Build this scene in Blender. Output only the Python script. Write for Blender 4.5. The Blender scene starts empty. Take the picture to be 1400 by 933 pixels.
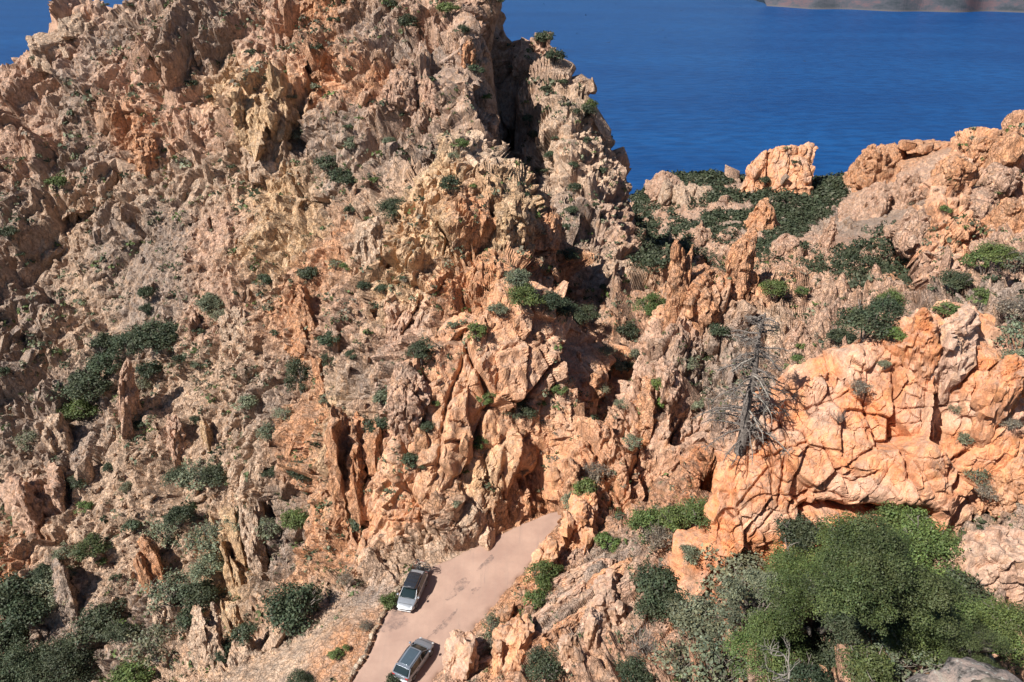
import bpy, math, random
import numpy as np
from mathutils import Vector, Matrix
R = math.radians
rng = np.random.default_rng(7)
random.seed(7)
sc = bpy.context.scene
col = sc.collection

# ---------------------------------------------------------------- camera
F, PW, PH, TILT, CH = 1011.0, 1400.0, 933.0, R(28), 53.6
cam_d = bpy.data.cameras.new('camera'); cam = bpy.data.objects.new('camera', cam_d); col.objects.link(cam)
cam_d.sensor_width = 36; cam_d.lens = 36 * F / PW; cam_d.clip_start = .1; cam_d.clip_end = 40000
cam.location = (0, 0, CH); cam.rotation_euler = (R(90) - TILT, 0, 0)
sc.camera = cam
# ---------------------------------------------------------------- light
SUN = Vector((-.74, -.47, .98)).normalized()          # direction towards the sun
w = bpy.data.worlds.new('World'); sc.world = w; w.use_nodes = True
nt = w.node_tree; nt.nodes.clear()
sky = nt.nodes.new('ShaderNodeTexSky'); sky.sky_type = 'NISHITA'; sky.sun_disc = False
sky.sun_elevation = math.asin(SUN.z); sky.sun_rotation = math.atan2(SUN.x, SUN.y)
sky.altitude = 400; sky.dust_density = .6; sky.ozone_density = 2.0
bg = nt.nodes.new('ShaderNodeBackground'); bg.inputs[1].default_value = .05
out = nt.nodes.new('ShaderNodeOutputWorld')
nt.links.new(sky.outputs[0], bg.inputs[0]); nt.links.new(bg.outputs[0], out.inputs[0])
sd = bpy.data.lights.new('sun', 'SUN'); sd.energy = 5.0; sd.angle = R(.5); sd.color = (1, .94, .85)
so = bpy.data.objects.new('sun', sd); col.objects.link(so)
so.rotation_euler = SUN.to_track_quat('Z', 'Y').to_euler(); so.location = (0, 0, 200)
vs = sc.view_settings; vs.view_transform = 'Standard'; vs.look = 'None'; vs.exposure = .8; vs.gamma = 1

# ---------------------------------------------------------------- projection helpers
ct, st = math.cos(TILT), math.sin(TILT)
def ray(px, py):
    xc = (px - PW/2) / F; yc = (PH/2 - py) / F
    return np.array((xc, ct + yc*st, -st + yc*ct))
def P(px, py, t): return np.array((0, 0, CH)) + ray(px, py) * t
def proj(p):
    p = np.asarray(p, float); x, y, z = p[..., 0], p[..., 1], p[..., 2] - CH
    t = y*ct - z*st
    yc = (y*st + z*ct) / t
    return PW/2 + F*x/t, PH/2 - F*yc, t

# ---------------------------------------------------------------- noise (numpy)
def h3(ix, iy, iz, s):
    h = (ix.astype(np.uint32)*np.uint32(374761393) + iy.astype(np.uint32)*np.uint32(668265263)
         + iz.astype(np.uint32)*np.uint32(2147483647) + np.uint32(s*1274126177 & 0xffffffff))
    h = (h ^ (h >> np.uint32(13))) * np.uint32(1274126177)
    h = (h ^ (h >> np.uint32(15))) * np.uint32(2246822519)
    return h ^ (h >> np.uint32(16))
def u01(h, k): return ((h >> np.uint32(k)) & np.uint32(1023)).astype(np.float32) / 1023.
def worley(q, s):
    """nearest jittered cell: returns F1, F2, per-cell hash, offset to the cell centre"""
    q = q.astype(np.float32); b = np.floor(q - .5).astype(np.int32)
    n = len(q); f1 = np.full(n, 9, np.float32); f2 = f1.copy(); hh = np.zeros(n, np.uint32); off = np.zeros((n, 3), np.float32)
    for dx in (0, 1):
        for dy in (0, 1):
            for dz in (0, 1):
                c = b + np.array((dx, dy, dz), np.int32)
                h = h3(c[:, 0], c[:, 1], c[:, 2], s)
                v = np.stack((q[:, 0] - c[:, 0] - .1 - .8*u01(h, 0), q[:, 1] - c[:, 1] - .1 - .8*u01(h, 10), q[:, 2] - c[:, 2] - .1 - .8*u01(h, 20)), 1)
                d = (v*v).sum(1); m = d < f1
                f2 = np.where(m, f1, np.minimum(f2, d)); f1 = np.where(m, d, f1)
                hh = np.where(m, h, hh); off[m] = v[m]
    return np.sqrt(f1), np.sqrt(f2), hh, off
def vnoise(q, s):
    q = q.astype(np.float32); b = np.floor(q).astype(np.int32); f = q - b; f = f*f*(3 - 2*f)
    r = 0
    for dx in (0, 1):
        for dy in (0, 1):
            for dz in (0, 1):
                h = u01(h3(b[:, 0]+dx, b[:, 1]+dy, b[:, 2]+dz, s), 8)
                r = r + h * (f[:, 0] if dx else 1-f[:, 0]) * (f[:, 1] if dy else 1-f[:, 1]) * (f[:, 2] if dz else 1-f[:, 2])
    return r*2 - 1
def blocks(p, size, s, R3=None, stretch=(1, 1, 1), tilt=1.0, crack=.5, warp=.25, edge=.14):
    q = p if R3 is None else p @ R3
    q = q / (size*np.array(stretch, np.float32))
    q = q + warp*np.stack([vnoise(q*1.7 + k*31.7, s+k) for k in range(3)], 1)
    f1, f2, h, o = worley(q, s)
    h2 = h * np.uint32(2654435761)
    t = np.stack((u01(h2, 2), u01(h2, 12), u01(h2, 21)), 1)*2 - 1
    e = f2 - f1; k = np.clip(e/edge, 0, 1); k = k*k*(3 - 2*k)
    v = (u01(h, 5)*1.7 - .7) + tilt*(o*t).sum(1)*2
    return v*k - crack*np.exp(-(e/.07)**2)
def rotm(ax, ay, az):
    return np.array(Matrix.Rotation(R(az), 3, 'Z') @ Matrix.Rotation(R(ay), 3, 'Y') @ Matrix.Rotation(R(ax), 3, 'X'), np.float32)

# ---------------------------------------------------------------- terrain control points
CP = []     # world points
def cp(*a):
    for px, py, t in a: CP.append(P(px, py, t))
def cw(*a):
    for p in a: CP.append(np.array(p, float))
# left mountain, scree and ravine
cp((-120,110,182),(-120,350,155),(-120,600,134),(-120,850,120),(-120,930,116))
cp((0,108,178),(0,200,164),(0,350,152),(0,450,142),(0,530,136),(0,620,129),(0,700,123),(0,780,118),(0,850,114),(0,930,110))
cp((35,76,177),(75,50,175),(130,26,172),(180,6,170),(240,2,168),(270,-12,167),(330,-45,166),(400,-60,165),(520,-80,160),(600,-75,160),(670,-35,160))
cp((100,100,169),(100,200,162),(100,270,156),(100,350,150),(100,450,141),(100,530,134),(100,620,126),(100,700,120),(100,780,114),(100,850,110),(100,930,105))
cp((200,60,163),(200,130,160),(200,200,157),(200,235,152),(200,300,146),(200,400,138),(200,500,130),(200,600,122),(200,700,114),(200,780,108),(200,850,104),(200,930,99))
cp((300,20,160),(300,100,156),(300,180,152),(300,205,147),(300,300,139),(300,400,130),(300,500,122),(300,600,114),(300,700,107),(300,800,101),(300,880,96))
cp((400,0,157),(400,80,153),(400,150,148),(400,200,145),(400,250,138),(400,350,126),(400,450,117),(400,550,110),(400,650,103),(400,740,97),(390,800,92))
cp((350,130,143),(350,190,142))
cp((500,0,150),(500,100,140),(500,170,132),(500,240,126),(500,300,110),(500,400,102),(500,500,94),(500,600,88),(500,680,84),(500,745,80))
cp((450,180,140),(450,250,134),(455,330,122))
cp((560,50,143),(560,150,132),(560,220,124),(560,260,105),(560,300,98),(560,400,90),(560,500,85),(560,600,81),(560,700,77.5),(560,750,75.5))
cp((620,-20,147),(620,60,141),(630,120,136),(620,170,126),(625,195,95),(640,230,91),(620,300,88),(620,400,84),(620,500,80.5),(620,600,77.3),(620,700,75))
cp((650,180,95),(655,60,141),(652,0,142),(658,140,136),(655,100,138),(674,60,160),(672,120,160),(674,0,158),(685,150,161),(690,100,163),(680,200,155),(684,240,147),(672,262,125),(712,180,159),(716,240,148),(712,60,161),(712,110,162))
cp((728,50,151),(732,100,150),(738,170,147),(742,230,142),(760,100,150),(760,220,140),(760,290,131),(800,165,149),(800,230,143),(835,250,141),(800,300,134),(850,230,147),(860,290,141),(850,340,133),(880,370,130))
cp((700,275,92),(690,320,89),(740,300,97),(700,385,85.5),(700,430,81),(760,350,116),(760,400,100),(780,440,86),(830,400,112),(860,420,106))
cp((660,520,79.3),(660,440,82),(700,500,80.2),(700,580,79.6),(650,640,77.5),(760,460,83),(760,540,81.6),(760,610,80.3),(820,520,84),(800,580,82),(700,650,78.8),(730,680,79.6),(840,480,94),(850,540,88),(780,640,79.5))
# ribs of the roadside cliff
cp((640,690,76),(610,720,75.2))
# right ridge above the road
cp((800,640,79),(790,700,75),(770,760,68.5),(772,722,73.5),(830,620,80),(850,600,80),(850,700,72),(900,500,86),(870,470,90),(920,410,88),(890,560,83),(900,620,79),(950,450,86),(940,530,83),(1015,380,88),(980,400,88),(1000,450,84),(1000,530,80),(960,600,78),(950,660,73),(900,690,71),(860,760,65))
cp((700,810,67.5),(740,780,67),(780,800,64),(740,870,61),(690,870,63),(640,900,61.5),(600,925,60.3),(650,960,57),(850,850,59),(800,930,56),(880,920,55),(720,960,55))
# near orange outcrop and what lies behind it
cp((1400,560,58),(1380,640,55.5),(1340,720,54),(1380,780,49.5),(1450,600,54),(1450,800,46.5))
cw((13,45,9),(14,50,9),(17,46,10.5),(18,52,11),(21,47,11.5),(22,53,13),(26,47,12),(27,53,14),(30,46,13),(31,52,15),(34,50,17),(24,57,16),(18,57,12),(30,57,18))
cp((1100,490,72),(1180,462,76),(1060,510,76),(1035,550,76),(1008,590,76),(985,640,74),(965,690,71))
cp((1050,440,84),(1100,430,84),(1180,430,83),(1230,420,76))
# ground below the near shrubs
cp((930,870,57),(1000,860,55.8),(1000,930,52),(1100,800,55),(1100,880,51),(1200,780,53.5),(1200,860,49.5),(1200,940,44.5),(1300,800,50),(1300,880,44.5),(1350,940,38),(1420,900,39))
# right hand tower
cp((1255,410,80),(1275,350,103),(1290,290,111),(1310,240,118),(1335,222,124),(1390,203,124),(1450,190,122),(1340,260,112),(1400,250,110),(1320,330,101),(1400,330,95),(1320,400,80),(1400,400,74),(1450,400,72),(1280,400,86),(1350,430,66),(1400,450,62))
# valley and far ridge
cp((900,400,140),(900,340,200),(900,290,270),(870,268,300),(905,250,320),(955,264,325),(1000,272,335),(1060,278,340),(1110,268,335),(1160,262,325),(1185,245,318),(1215,215,312),(1260,204,302),(1300,196,290),(1340,190,280),(1420,165,270))
cp((950,380,130),(950,330,210),(1000,350,165),(1000,300,250),(1050,380,135),(1050,330,200),(1100,400,112),(1100,340,190),(1100,300,250),(1150,400,110),(1150,340,190),(1180,290,250),(1220,400,100),(1230,350,170),(1240,300,220),(1240,250,262),(1200,240,290))
cp((1150,385,135),(1150,370,155),(1150,355,175),(1200,385,135),(1200,365,160),(1200,340,190),(1200,310,228),(1100,380,140),(1100,365,160),(1050,365,150),(1000,372,140),(1240,385,128),(1245,365,150),(1248,340,180),(1250,315,210),(1255,290,232),(1262,268,245),(1263,385,93),(1268,355,101),(1280,300,111),(1285,270,115),(1300,240,122),(1285,240,250))
cp((720,240,156),(722,200,160),(730,160,160),(716,270,146)); cp((684,180,164),(690,215,160),(700,245,152),(704,262,142),(696,60,165),(700,130,166),(668,200,152),(664,170,150))
# road bed
RL = [(-21,26),(-17.2,33),(-13.4,40.8),(-12.4,43.4),(-11.9,46.5),(-11.1,50),(-9,53),(-4.6,55.9),(0,59.2),(4,61.6),(10,63.5),(17,64)]
RR = [(-15,23),(-11.5,31),(-8,38.5),(-6.3,41.2),(-4.6,44),(-3,46.8),(-1.2,49.3),(.8,52.4),(3.2,55.8),(6,57.6),(11,59.3),(17,59.6)]
for (ax, ay), (bx, by) in zip(RL, RR):
    for k in (.04, .5, .96): cw((ax + (bx-ax)*k, ay + (by-ay)*k, -.05))
# embankment left of the road
cp((470,860,66),(430,900,64.5),(400,940,63),(480,820,72),(525,800,71.6),(440,850,70),(400,870,70),(350,910,67.5),(300,940,66))
cp((500,785,75),(460,815,75.5),(400,850,74),(330,895,71),(270,940,68.5))
cp((450,800,84),(400,840,84),(350,860,90),(300,910,90),(250,940,92))
cw((-30,30,-14),(-45,40,-28),(-28,15,0),(-60,20,-20))
# viewpoint
cw((0,-6,51),(0,1.5,51.6),(0,4.5,45),(0,10,36),(0,18,26),(0,27,15),(-8,30,6),(-10,10,30),(-20,8,24),(6,4,46),(10,8,42),(14,14,36),(10,24,25),(20,18,30),(26,14,34),(-6,-6,50),(10,-4,50),(4,2,50),(4,34,14))
# hidden backs
cw((-250,255,10),(-130,215,15),(-100,230,-10),(-60,235,-5),(-20,225,-10),(10,205,-10),(-160,300,-90),(-60,300,-80),(30,190,-40),(42,165,-45),(38,145,-28),(20,270,-75),(-40,420,-240),(-200,420,-230),(100,420,-160),(200,420,-140),(60,400,-150),(200,340,-60),(250,300,-10),(0,360,-140),(300,500,-250),(150,520,-320),(-100,520,-330),(-300,520,-330),(300,380,-60))
cw((95,110,25),(60,75,28),(130,200,5),(150,120,40),(100,60,45),(60,30,40))
CP = np.array(CP)
def lp(x, y): return np.stack((np.arctan2(x, np.maximum(y + 12, 1.)), np.log(np.maximum(np.hypot(x, y + 12), 3.))), -1)   # log-polar about a point behind the lookout
U = lp(CP[:, 0], CP[:, 1])
def kern(a, b): return np.sqrt(((a[:, None, :] - b[None, :, :])**2).sum(-1) + 1e-5)
n = len(CP); A = np.zeros((n+3, n+3)); A[:n, :n] = kern(U, U) - np.eye(n)*.0004; A[:n, n] = A[n, :n] = 1; A[:n, n+1:] = U; A[n+1:, :n] = U.T
W = np.linalg.solve(A, np.concatenate((CP[:, 2], np.zeros(3))))
NA, NR = 700, 1060
L0, L1 = math.log(14.), math.log(560.)
ga = np.linspace(-1.1, 1.1, 640); gl = np.linspace(math.log(6.), math.log(640.), 1300)
G = np.stack(np.meshgrid(ga, gl, indexing='ij'), -1).reshape(-1, 2)
Zg = np.concatenate([kern(g, U) @ W[:n] + W[n] + g @ W[n+1:] for g in np.array_split(G.astype(np.float32), 160)]).reshape(len(ga), len(gl))
def blur(z, k):
    ker = np.exp(-np.linspace(-2, 2, 2*k+1)**2); ker /= ker.sum()
    zp = np.pad(z, k, mode='edge')
    zp = sum(ker[i]*zp[i:i+z.shape[0], :] for i in range(2*k+1)); return sum(ker[i]*zp[:, i:i+z.shape[1]] for i in range(2*k+1))
Zg = blur(Zg, 2)
def bil(g, a, l):
    fa = np.clip((a - ga[0])/(ga[1]-ga[0]), 0, len(ga)-1.001); fl = np.clip((l - gl[0])/(gl[1]-gl[0]), 0, len(gl)-1.001)
    i = fa.astype(int); j = fl.astype(int); u = fa-i; v = fl-j
    return g[i, j]*(1-u)*(1-v) + g[i+1, j]*u*(1-v) + g[i, j+1]*(1-u)*v + g[i+1, j+1]*u*v
def zmac(x, y):
    u = lp(x, y); return bil(Zg, u[..., 0], u[..., 1])
def dist_road(x, y):
    """signed: distance outside the road strip (0 inside)"""
    c = [((ax+bx)/2, (ay+by)/2, math.hypot(bx-ax, by-ay)/2) for (ax, ay), (bx, by) in zip(RL, RR)]; d = np.full(np.shape(x), 1e9)
    for (ax, ay, ah), (bx, by, bh) in zip(c[:-1], c[1:]):
        vx, vy = bx-ax, by-ay; t = np.clip(((x-ax)*vx + (y-ay)*vy)/(vx*vx+vy*vy), 0, 1)
        d = np.minimum(d, np.hypot(x-ax-t*vx, y-ay-t*vy) - (ah + (bh-ah)*t)*.97)
    return np.maximum(d, 0)
def zter(x, y):
    z = zmac(x, y); d = dist_road(x, y); k = np.clip(d/1.2, 0, 1); k = k*k*(3-2*k)
    return z*k + (-.06)*(1-k)
# roughness blobs: (px, py, radius px, value)
SM = [(460,870,55,.1),(420,900,55,.1),(380,920,55,.1),(340,930,50,.1),(500,820,32,.12),(480,900,50,.1),(490,850,30,.1),(440,840,40,.15),(300,350,80,.48),(200,380,80,.45),(100,370,70,.5),(350,300,50,.6),(250,300,60,.48),(150,450,60,.55),(230,440,50,.6),
      (330,560,60,.5),(250,530,60,.5),(150,700,70,.55),(200,750,70,.5),(120,600,60,.5),(280,640,60,.5),(100,850,80,.5),(480,280,40,.5),(850,380,40,.5),(820,470,50,.5),(1100,260,50,.3),(1000,300,60,.35),(1150,330,70,.3),(1200,300,60,.35),(1100,360,50,.4)]
def march(px, py):
    """first hit of a pixel ray with the smooth terrain"""
    r = ray(px, py); t = np.concatenate((np.arange(12, 200, .5), np.arange(200, 420, 1.5)))
    z = zter(r[0]*t, r[1]*t) - (CH + r[2]*t); i = np.argmax(z > 0)
    if z[i] <= 0: return None
    return P(px, py, t[i])
# ---------------------------------------------------------------- adaptive polar sheet: finer where the ground stands steep towards the lookout
ua = np.linspace(-1, 1, NA)
def azmax(r): return R(37) + R(11)/(1 + np.exp((r - 150)/14))
nr = 3200; rr = np.exp(np.linspace(math.log(5.), math.log(540.), nr))
Az = ua[:, None]*azmax(rr)[None]; Rr = np.broadcast_to(rr, Az.shape)
Xc, Yc = np.sin(Az)*Rr, np.cos(Az)*Rr
Zc = zter(Xc, Yc)
phi = np.arctan2(Zc - CH, Rr)
run = np.maximum.accumulate(phi, 1)
dphi = np.diff(phi, axis=1); vis = (phi[:, 1:] > run[:, :-1] - .06) & (phi[:, 1:] > -1.0)
iso = np.hypot(np.diff(Rr, axis=1), np.diff(Zc, axis=1)) / np.hypot(Rr, Zc - CH)[:, 1:]
den = np.where(vis, np.abs(dphi)*.6 + .5*iso, .2*iso)
cum = np.concatenate((np.zeros((NA, 1)), np.cumsum(den, 1)), 1); cum /= cum[:, -1:]
kk = np.linspace(0, 1, NR)
RI = np.stack([np.interp(kk, cum[i], rr) for i in range(NA)])
k = 6; ker = np.exp(-np.linspace(-2, 2, 2*k+1)**2); ker /= ker.sum(); Rp = np.pad(np.log(RI), ((k, k), (0, 0)), mode='edge')
RI = np.exp(sum(ker[i]*Rp[i:i+NA] for i in range(2*k+1)))
az = ua[:, None]*azmax(RI)
X = np.sin(az)*RI; Y = np.cos(az)*RI
Z = zter(X, Y)
pts = np.stack((X, Y, Z), -1).reshape(-1, 3)
e = .35 + .004*pts[:, 1:2]*0
ex = np.maximum(.4, .006*np.hypot(pts[:, 0], pts[:, 1]))
nx = -(zter(pts[:, 0]+ex, pts[:, 1]) - zter(pts[:, 0]-ex, pts[:, 1]))/(2*ex); ny = -(zter(pts[:, 0], pts[:, 1]+ex) - zter(pts[:, 0], pts[:, 1]-ex))/(2*ex)
Nn = np.stack((nx, ny, np.ones_like(nx)), 1); Nn /= np.linalg.norm(Nn, axis=1)[:, None]
rough = np.ones(len(pts), np.float32)
for px, py, rp, v in SM:
    c = march(px, py)
    if c is None: continue
    rad = rp*np.linalg.norm(c - (0, 0, CH))/F
    g = np.exp(-(((pts - c)**2).sum(1)/rad**2)**2*.6) if v < .3 else np.exp(-((pts - c)**2).sum(1)/rad**2*1.2); rough = rough*(1-g) + rough*v*g
dr = dist_road(pts[:, 0], pts[:, 1]); kr = np.clip(dr/2.0, 0, 1).astype(np.float32)
dist = np.linalg.norm(pts - (0, 0, CH), axis=1).astype(np.float32)
p32 = pts.astype(np.float32)
Ra = rotm(0, 14, 20); Rb = rotm(0, -28, -15); Rc = rotm(12, 20, 60)
big = np.clip((dist-40)/90, .15, 1)
G3 = pts.reshape(NA, NR, 3); sp = np.zeros((NA, NR)); sp[:, 1:] = np.linalg.norm(np.diff(G3, axis=1), axis=2); sp[:, 0] = sp[:, 1]
sp[1:] = np.maximum(sp[1:], .8*np.linalg.norm(np.diff(G3, axis=0), axis=2)); sp = np.maximum(sp, blur(sp, 3)).ravel().astype(np.float32)
def oc(size): return np.clip((size/sp - 2.)/3., 0, 1)
D  = 2.6*big*oc(13)*blocks(p32, 15, 1, Ra, (1, 1, 1.9), 1.0, .4)
D += 1.5*np.clip(big*1.5, .42, 1)*oc(5.5)*blocks(p32, 6.2, 2, Ra, (.8, 1, 2.2), 1.0, .6)
D += .8*oc(2.5)*blocks(p32, 2.9, 3, Rb, (.7, 1, 2.2), .9, .7)
D += .42*oc(1.2)*blocks(p32, 1.35, 4, Ra, (.8, 1, 1.9), .9, .7)
D += .19*oc(.6)*blocks(p32, .62, 5, Rc, (1, 1, 1.5), .9, .6)
qf = p32 @ Ra
D += .9*np.clip(big*1.3, .4, 1)*oc(2.)*(.5 - np.abs(vnoise(qf/np.array((1.7, 1.7, 11.), np.float32), 21)) - .6*np.abs(vnoise(qf/np.array((.8, .8, 6.), np.float32), 22))*oc(1.))
def strata(px0, py0, t0, px1, py1, t1, cx, cy, ct_, rad, per, amp, seed, w3=(-.15, .93, -.35)):
    p0, p1, c_ = P(px0, py0, t0), P(px1, py1, t1), P(cx, cy, ct_); u_ = (p1-p0)/np.linalg.norm(p1-p0)
    n_ = np.cross(u_, np.array(w3)); n_ /= np.linalg.norm(n_); n_ = n_.astype(np.float32)
    m_ = np.exp(-(((pts - c_)**2).sum(1)/rad**2)**2).astype(np.float32)
    q_ = (p32 @ n_)/per + .35*vnoise(p32/3.5, seed) + .12*vnoise(p32/1.1, seed+1); k_ = np.floor(q_).astype(np.int32); f_ = q_ - k_
    z0 = np.zeros_like(k_); h_ = u01(h3(k_, z0, z0, seed), 4) + .4*vnoise(np.stack((p32 @ u_.astype(np.float32)/2.5, k_*7.3, z0), 1), seed+2)
    return m_, amp*(h_*np.clip(f_/.18, 0, 1)*np.clip((1-f_)/.12, 0, 1) + .35*(1-f_) - .5)
for a_ in [(690,855,61,870,735,65,800,840,61,15,.95,1.5,31,(-.25,.55,.8)), (690,855,61,870,735,65,690,915,59,6,.6,.6,34,(-.25,.55,.8)), (700,520,84,800,440,92,755,500,87,9,1.3,1.0,32,(-.15,.93,-.2)), (1180,560,56,1260,545,54,1230,590,54,7,1.1,.5,36,(0,1,0))]:
    m_, d_ = strata(*a_); D = D*(1-.92*m_) + m_*d_*np.clip(oc(.8)+.2, 0, 1)
D *= rough*kr*(1-.5*np.clip((dist-185)/60, 0, 1))
D += .05*(1-rough)*kr*vnoise(p32*3., 9)
pts2 = pts + Nn*D[:, None]
pts2[:, 2] -= .10*(kr <= 0)
# ---------------------------------------------------------------- mesh builders
def mesh_np(name, v, f, mat=None, smooth=False):
    """f: (n,3) or (n,4) array"""
    v = np.asarray(v, np.float32); f = np.asarray(f, np.int32); k = f.shape[1]
    me = bpy.data.meshes.new(name); me.vertices.add(len(v)); me.vertices.foreach_set('co', v.ravel())
    me.loops.add(f.size); me.loops.foreach_set('vertex_index', f.ravel())
    me.polygons.add(len(f)); me.polygons.foreach_set('loop_start', np.arange(0, f.size, k, dtype=np.int32))
    me.polygons.foreach_set('loop_total', np.full(len(f), k, np.int32))
    me.polygons.foreach_set('use_smooth', np.full(len(f), smooth, bool))
    if mat: me.materials.append(mat)
    me.update(calc_edges=True); return me
def link(name, me, parent=None, **kw):
    o = bpy.data.objects.new(name, me); col.objects.link(o)
    if parent: o.parent = parent
    for k, v in kw.items(): o[k] = v
    return o
# ---------------------------------------------------------------- node helper
class NT:
    def __init__(s, name):
        s.m = bpy.data.materials.new(name); s.m.use_nodes = True; s.t = s.m.node_tree; s.t.nodes.clear()
        s.o = s.t.nodes.new('ShaderNodeOutputMaterial'); s.b = s.t.nodes.new('ShaderNodeBsdfPrincipled'); s.t.links.new(s.b.outputs[0], s.o.inputs[0])
    def n(s, ty, **kw):
        x = s.t.nodes.new(ty)
        for k, v in kw.items():
            if k.startswith('i_'):
                x.inputs[int(k[2:])].default_value = v
            else: setattr(x, k, v)
        return x
    def l(s, a, b): s.t.links.new(a, b)
    def geo(s): return s.n('ShaderNodeNewGeometry')
    def mapping(s, src, scale, rot=(0, 0, 0)):
        m = s.n('ShaderNodeMapping'); m.inputs['Scale'].default_value = scale; m.inputs['Rotation'].default_value = rot; s.l(src, m.inputs[0]); return m.outputs[0]
    def noise(s, vec, scale, detail=4, rough=.6, dist=0):
        x = s.n('ShaderNodeTexNoise'); x.inputs['Scale'].default_value = scale; x.inputs['Detail'].default_value = detail; x.inputs['Roughness'].default_value = rough; x.inputs['Distortion'].default_value = dist
        s.l(vec, x.inputs['Vector']); return x.outputs[0]
    def ramp(s, v, stops, interp='LINEAR'):
        r = s.n('ShaderNodeValToRGB'); cr = r.color_ramp; cr.interpolation = interp
        while len(cr.elements) < len(stops): cr.elements.new(.5)
        for el, (p, c) in zip(cr.elements, stops): el.position = p; el.color = (*c, 1) if len(c) == 3 else c
        s.l(v, r.inputs[0]); return r.outputs[0]
    def mr(s, v, a, b, c=0, d=1):
        m = s.n('ShaderNodeMapRange'); s.l(v, m.inputs[0])
        for i, x in enumerate((a, b, c, d)): m.inputs[i+1].default_value = x
        return m.outputs[0]
    def math(s, op, a, b=None):
        m = s.n('ShaderNodeMath', operation=op)
        for i, x in enumerate((a, b)):
            if x is None: continue
            if isinstance(x, (int, float)): m.inputs[i].default_value = x
            else: s.l(x, m.inputs[i])
        return m.outputs[0]
    def mix(s, f, a, b, mode='MIX'):
        m = s.n('ShaderNodeMix', data_type='RGBA', blend_type=mode)
        for i, x in ((0, f), (6, a), (7, b)):
            if isinstance(x, (int, float)): m.inputs[i].default_value = x
            elif isinstance(x, tuple): m.inputs[i].default_value = (*x, 1)
            else: s.l(x, m.inputs[i])
        return m.outputs[2]
    def bump(s, h, strength, dist, prev=None):
        b = s.n('ShaderNodeBump'); b.inputs['Strength'].default_value = strength; b.inputs['Distance'].default_value = dist; s.l(h, b.inputs['Height'])
        if prev: s.l(prev, b.inputs['Normal'])
        return b.outputs[0]
    def base(s, c, rough=.9, spec=.2, metal=0):
        if isinstance(c, tuple): s.b.inputs['Base Color'].default_value = (*c, 1)
        else: s.l(c, s.b.inputs['Base Color'])
        s.b.inputs['Roughness'].default_value = rough; s.b.inputs['Specular IOR Level'].default_value = spec; s.b.inputs['Metallic'].default_value = metal
        return s
def rock_material(name, use_attr=True, tint=(.42, .25, .15), fine=1.0):
    s = NT(name); g = s.geo(); pos = g.outputs['Position']
    if use_attr:
        a = s.n('ShaderNodeAttribute', attribute_name='tint'); c0 = a.outputs['Color']; cs = a.outputs['Alpha']
    else:
        oi = s.n('ShaderNodeObjectInfo'); c0 = oi.outputs['Color']; cs = oi.outputs['Alpha']
    grey = (.25, .215, .185)
    n1 = s.noise(s.mapping(pos, (.35, .35, .16)), 1., 6, .65)
    c = s.mix(s.mr(n1, .38, .62), s.mix(.35, c0, (.50, .36, .26)), c0)
    n2 = s.noise(s.mapping(pos, (1.6, 1.6, .45), (0, R(12), 0)), 1., 5, .7)
    c = s.mix(s.mr(n2, .48, .68, 0, .75), c, s.mix(.5, c, (.58, .30, .12)))
    # grey lichen and weathering on upward faces
    sx = s.n('ShaderNodeSeparateXYZ'); s.l(g.outputs['Normal'], sx.inputs[0])
    n3 = s.noise(pos, .9, 7, .75)
    li = s.math('MULTIPLY', s.mr(n3, .44, .58), s.mr(sx.outputs[2], .05, .8, .25, .9))
    c = s.mix(li, c, s.mix(.6, c, grey))
    n6 = s.noise(s.mapping(pos, (.9, .9, .5)), 1., 6, .8)
    c = s.mix(1., c, s.ramp(n6, [(.36, (.66, .64, .63)), (.47, (1., .98, .97)), (.6, (1.3, 1.3, 1.3))]), 'MULTIPLY')
    n4 = s.noise(s.mapping(pos, (2.2, 2.2, .35)), 1., 4, .7)
    c = s.mix(s.mr(n4, .58, .72, 0, .7), c, s.mix(.75, c, (.09, .07, .065)))
    n5 = s.noise(pos, 9*fine, 4, .75)
    c = s.mix(1., c, s.ramp(n5, [(.3, (.78, .76, .75)), (.7, (1.32, 1.31, 1.3))]), 'MULTIPLY')
    wn = s.n('ShaderNodeTexNoise'); wn.inputs['Scale'].default_value = .9; s.l(pos, wn.inputs['Vector']); wv_ = s.n('ShaderNodeVectorMath', operation='ADD'); s.l(pos, wv_.inputs[0]); s.l(wn.outputs['Color'], wv_.inputs[1])
    v = s.n('ShaderNodeTexVoronoi', feature='DISTANCE_TO_EDGE'); s.l(s.mapping(wv_.outputs[0], (1.1*fine, 1.1*fine, .5*fine), (0, R(15), R(20))), v.inputs['Vector']); v.inputs['Scale'].default_value = 1.
    v2 = s.n('ShaderNodeTexVoronoi', feature='DISTANCE_TO_EDGE'); s.l(s.mapping(wv_.outputs[0], (3.1*fine, 3.1*fine, 1.3*fine), (R(8), R(-20), R(50))), v2.inputs['Vector']); v2.inputs['Scale'].default_value = 1.
    jt = s.math('MULTIPLY', s.mr(v.outputs[0], 0, .05, 0, 1), s.mr(v2.outputs[0], 0, .07, .45, 1))
    pit = s.mr(s.noise(s.mapping(pos, (2.6, 2.6, 1.2)), 1., 5, .75), .33, .42)
    c = s.mix(s.math('MULTIPLY', s.math('MULTIPLY', s.math('SUBTRACT', 1., jt), .38), s.mr(cs, .3, 1, 0, 1)), c, s.mix(.8, c, (.05, .04, .035)))
    s.base(c, .92, .15)
    b = s.bump(s.math('MULTIPLY', s.math('MULTIPLY', jt, pit), s.mr(cs, .3, 1, .04, 1)), .9, .22/fine)
    b = s.bump(s.math('MULTIPLY', cs, s.noise(s.mapping(pos, (3*fine, 3*fine, 1.4*fine)), 1., 8, .7)), 1., .34/fine, b)
    s.l(b, s.b.inputs['Normal'])
    return s.m
M_rock = rock_material('weathered granite', True)
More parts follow.
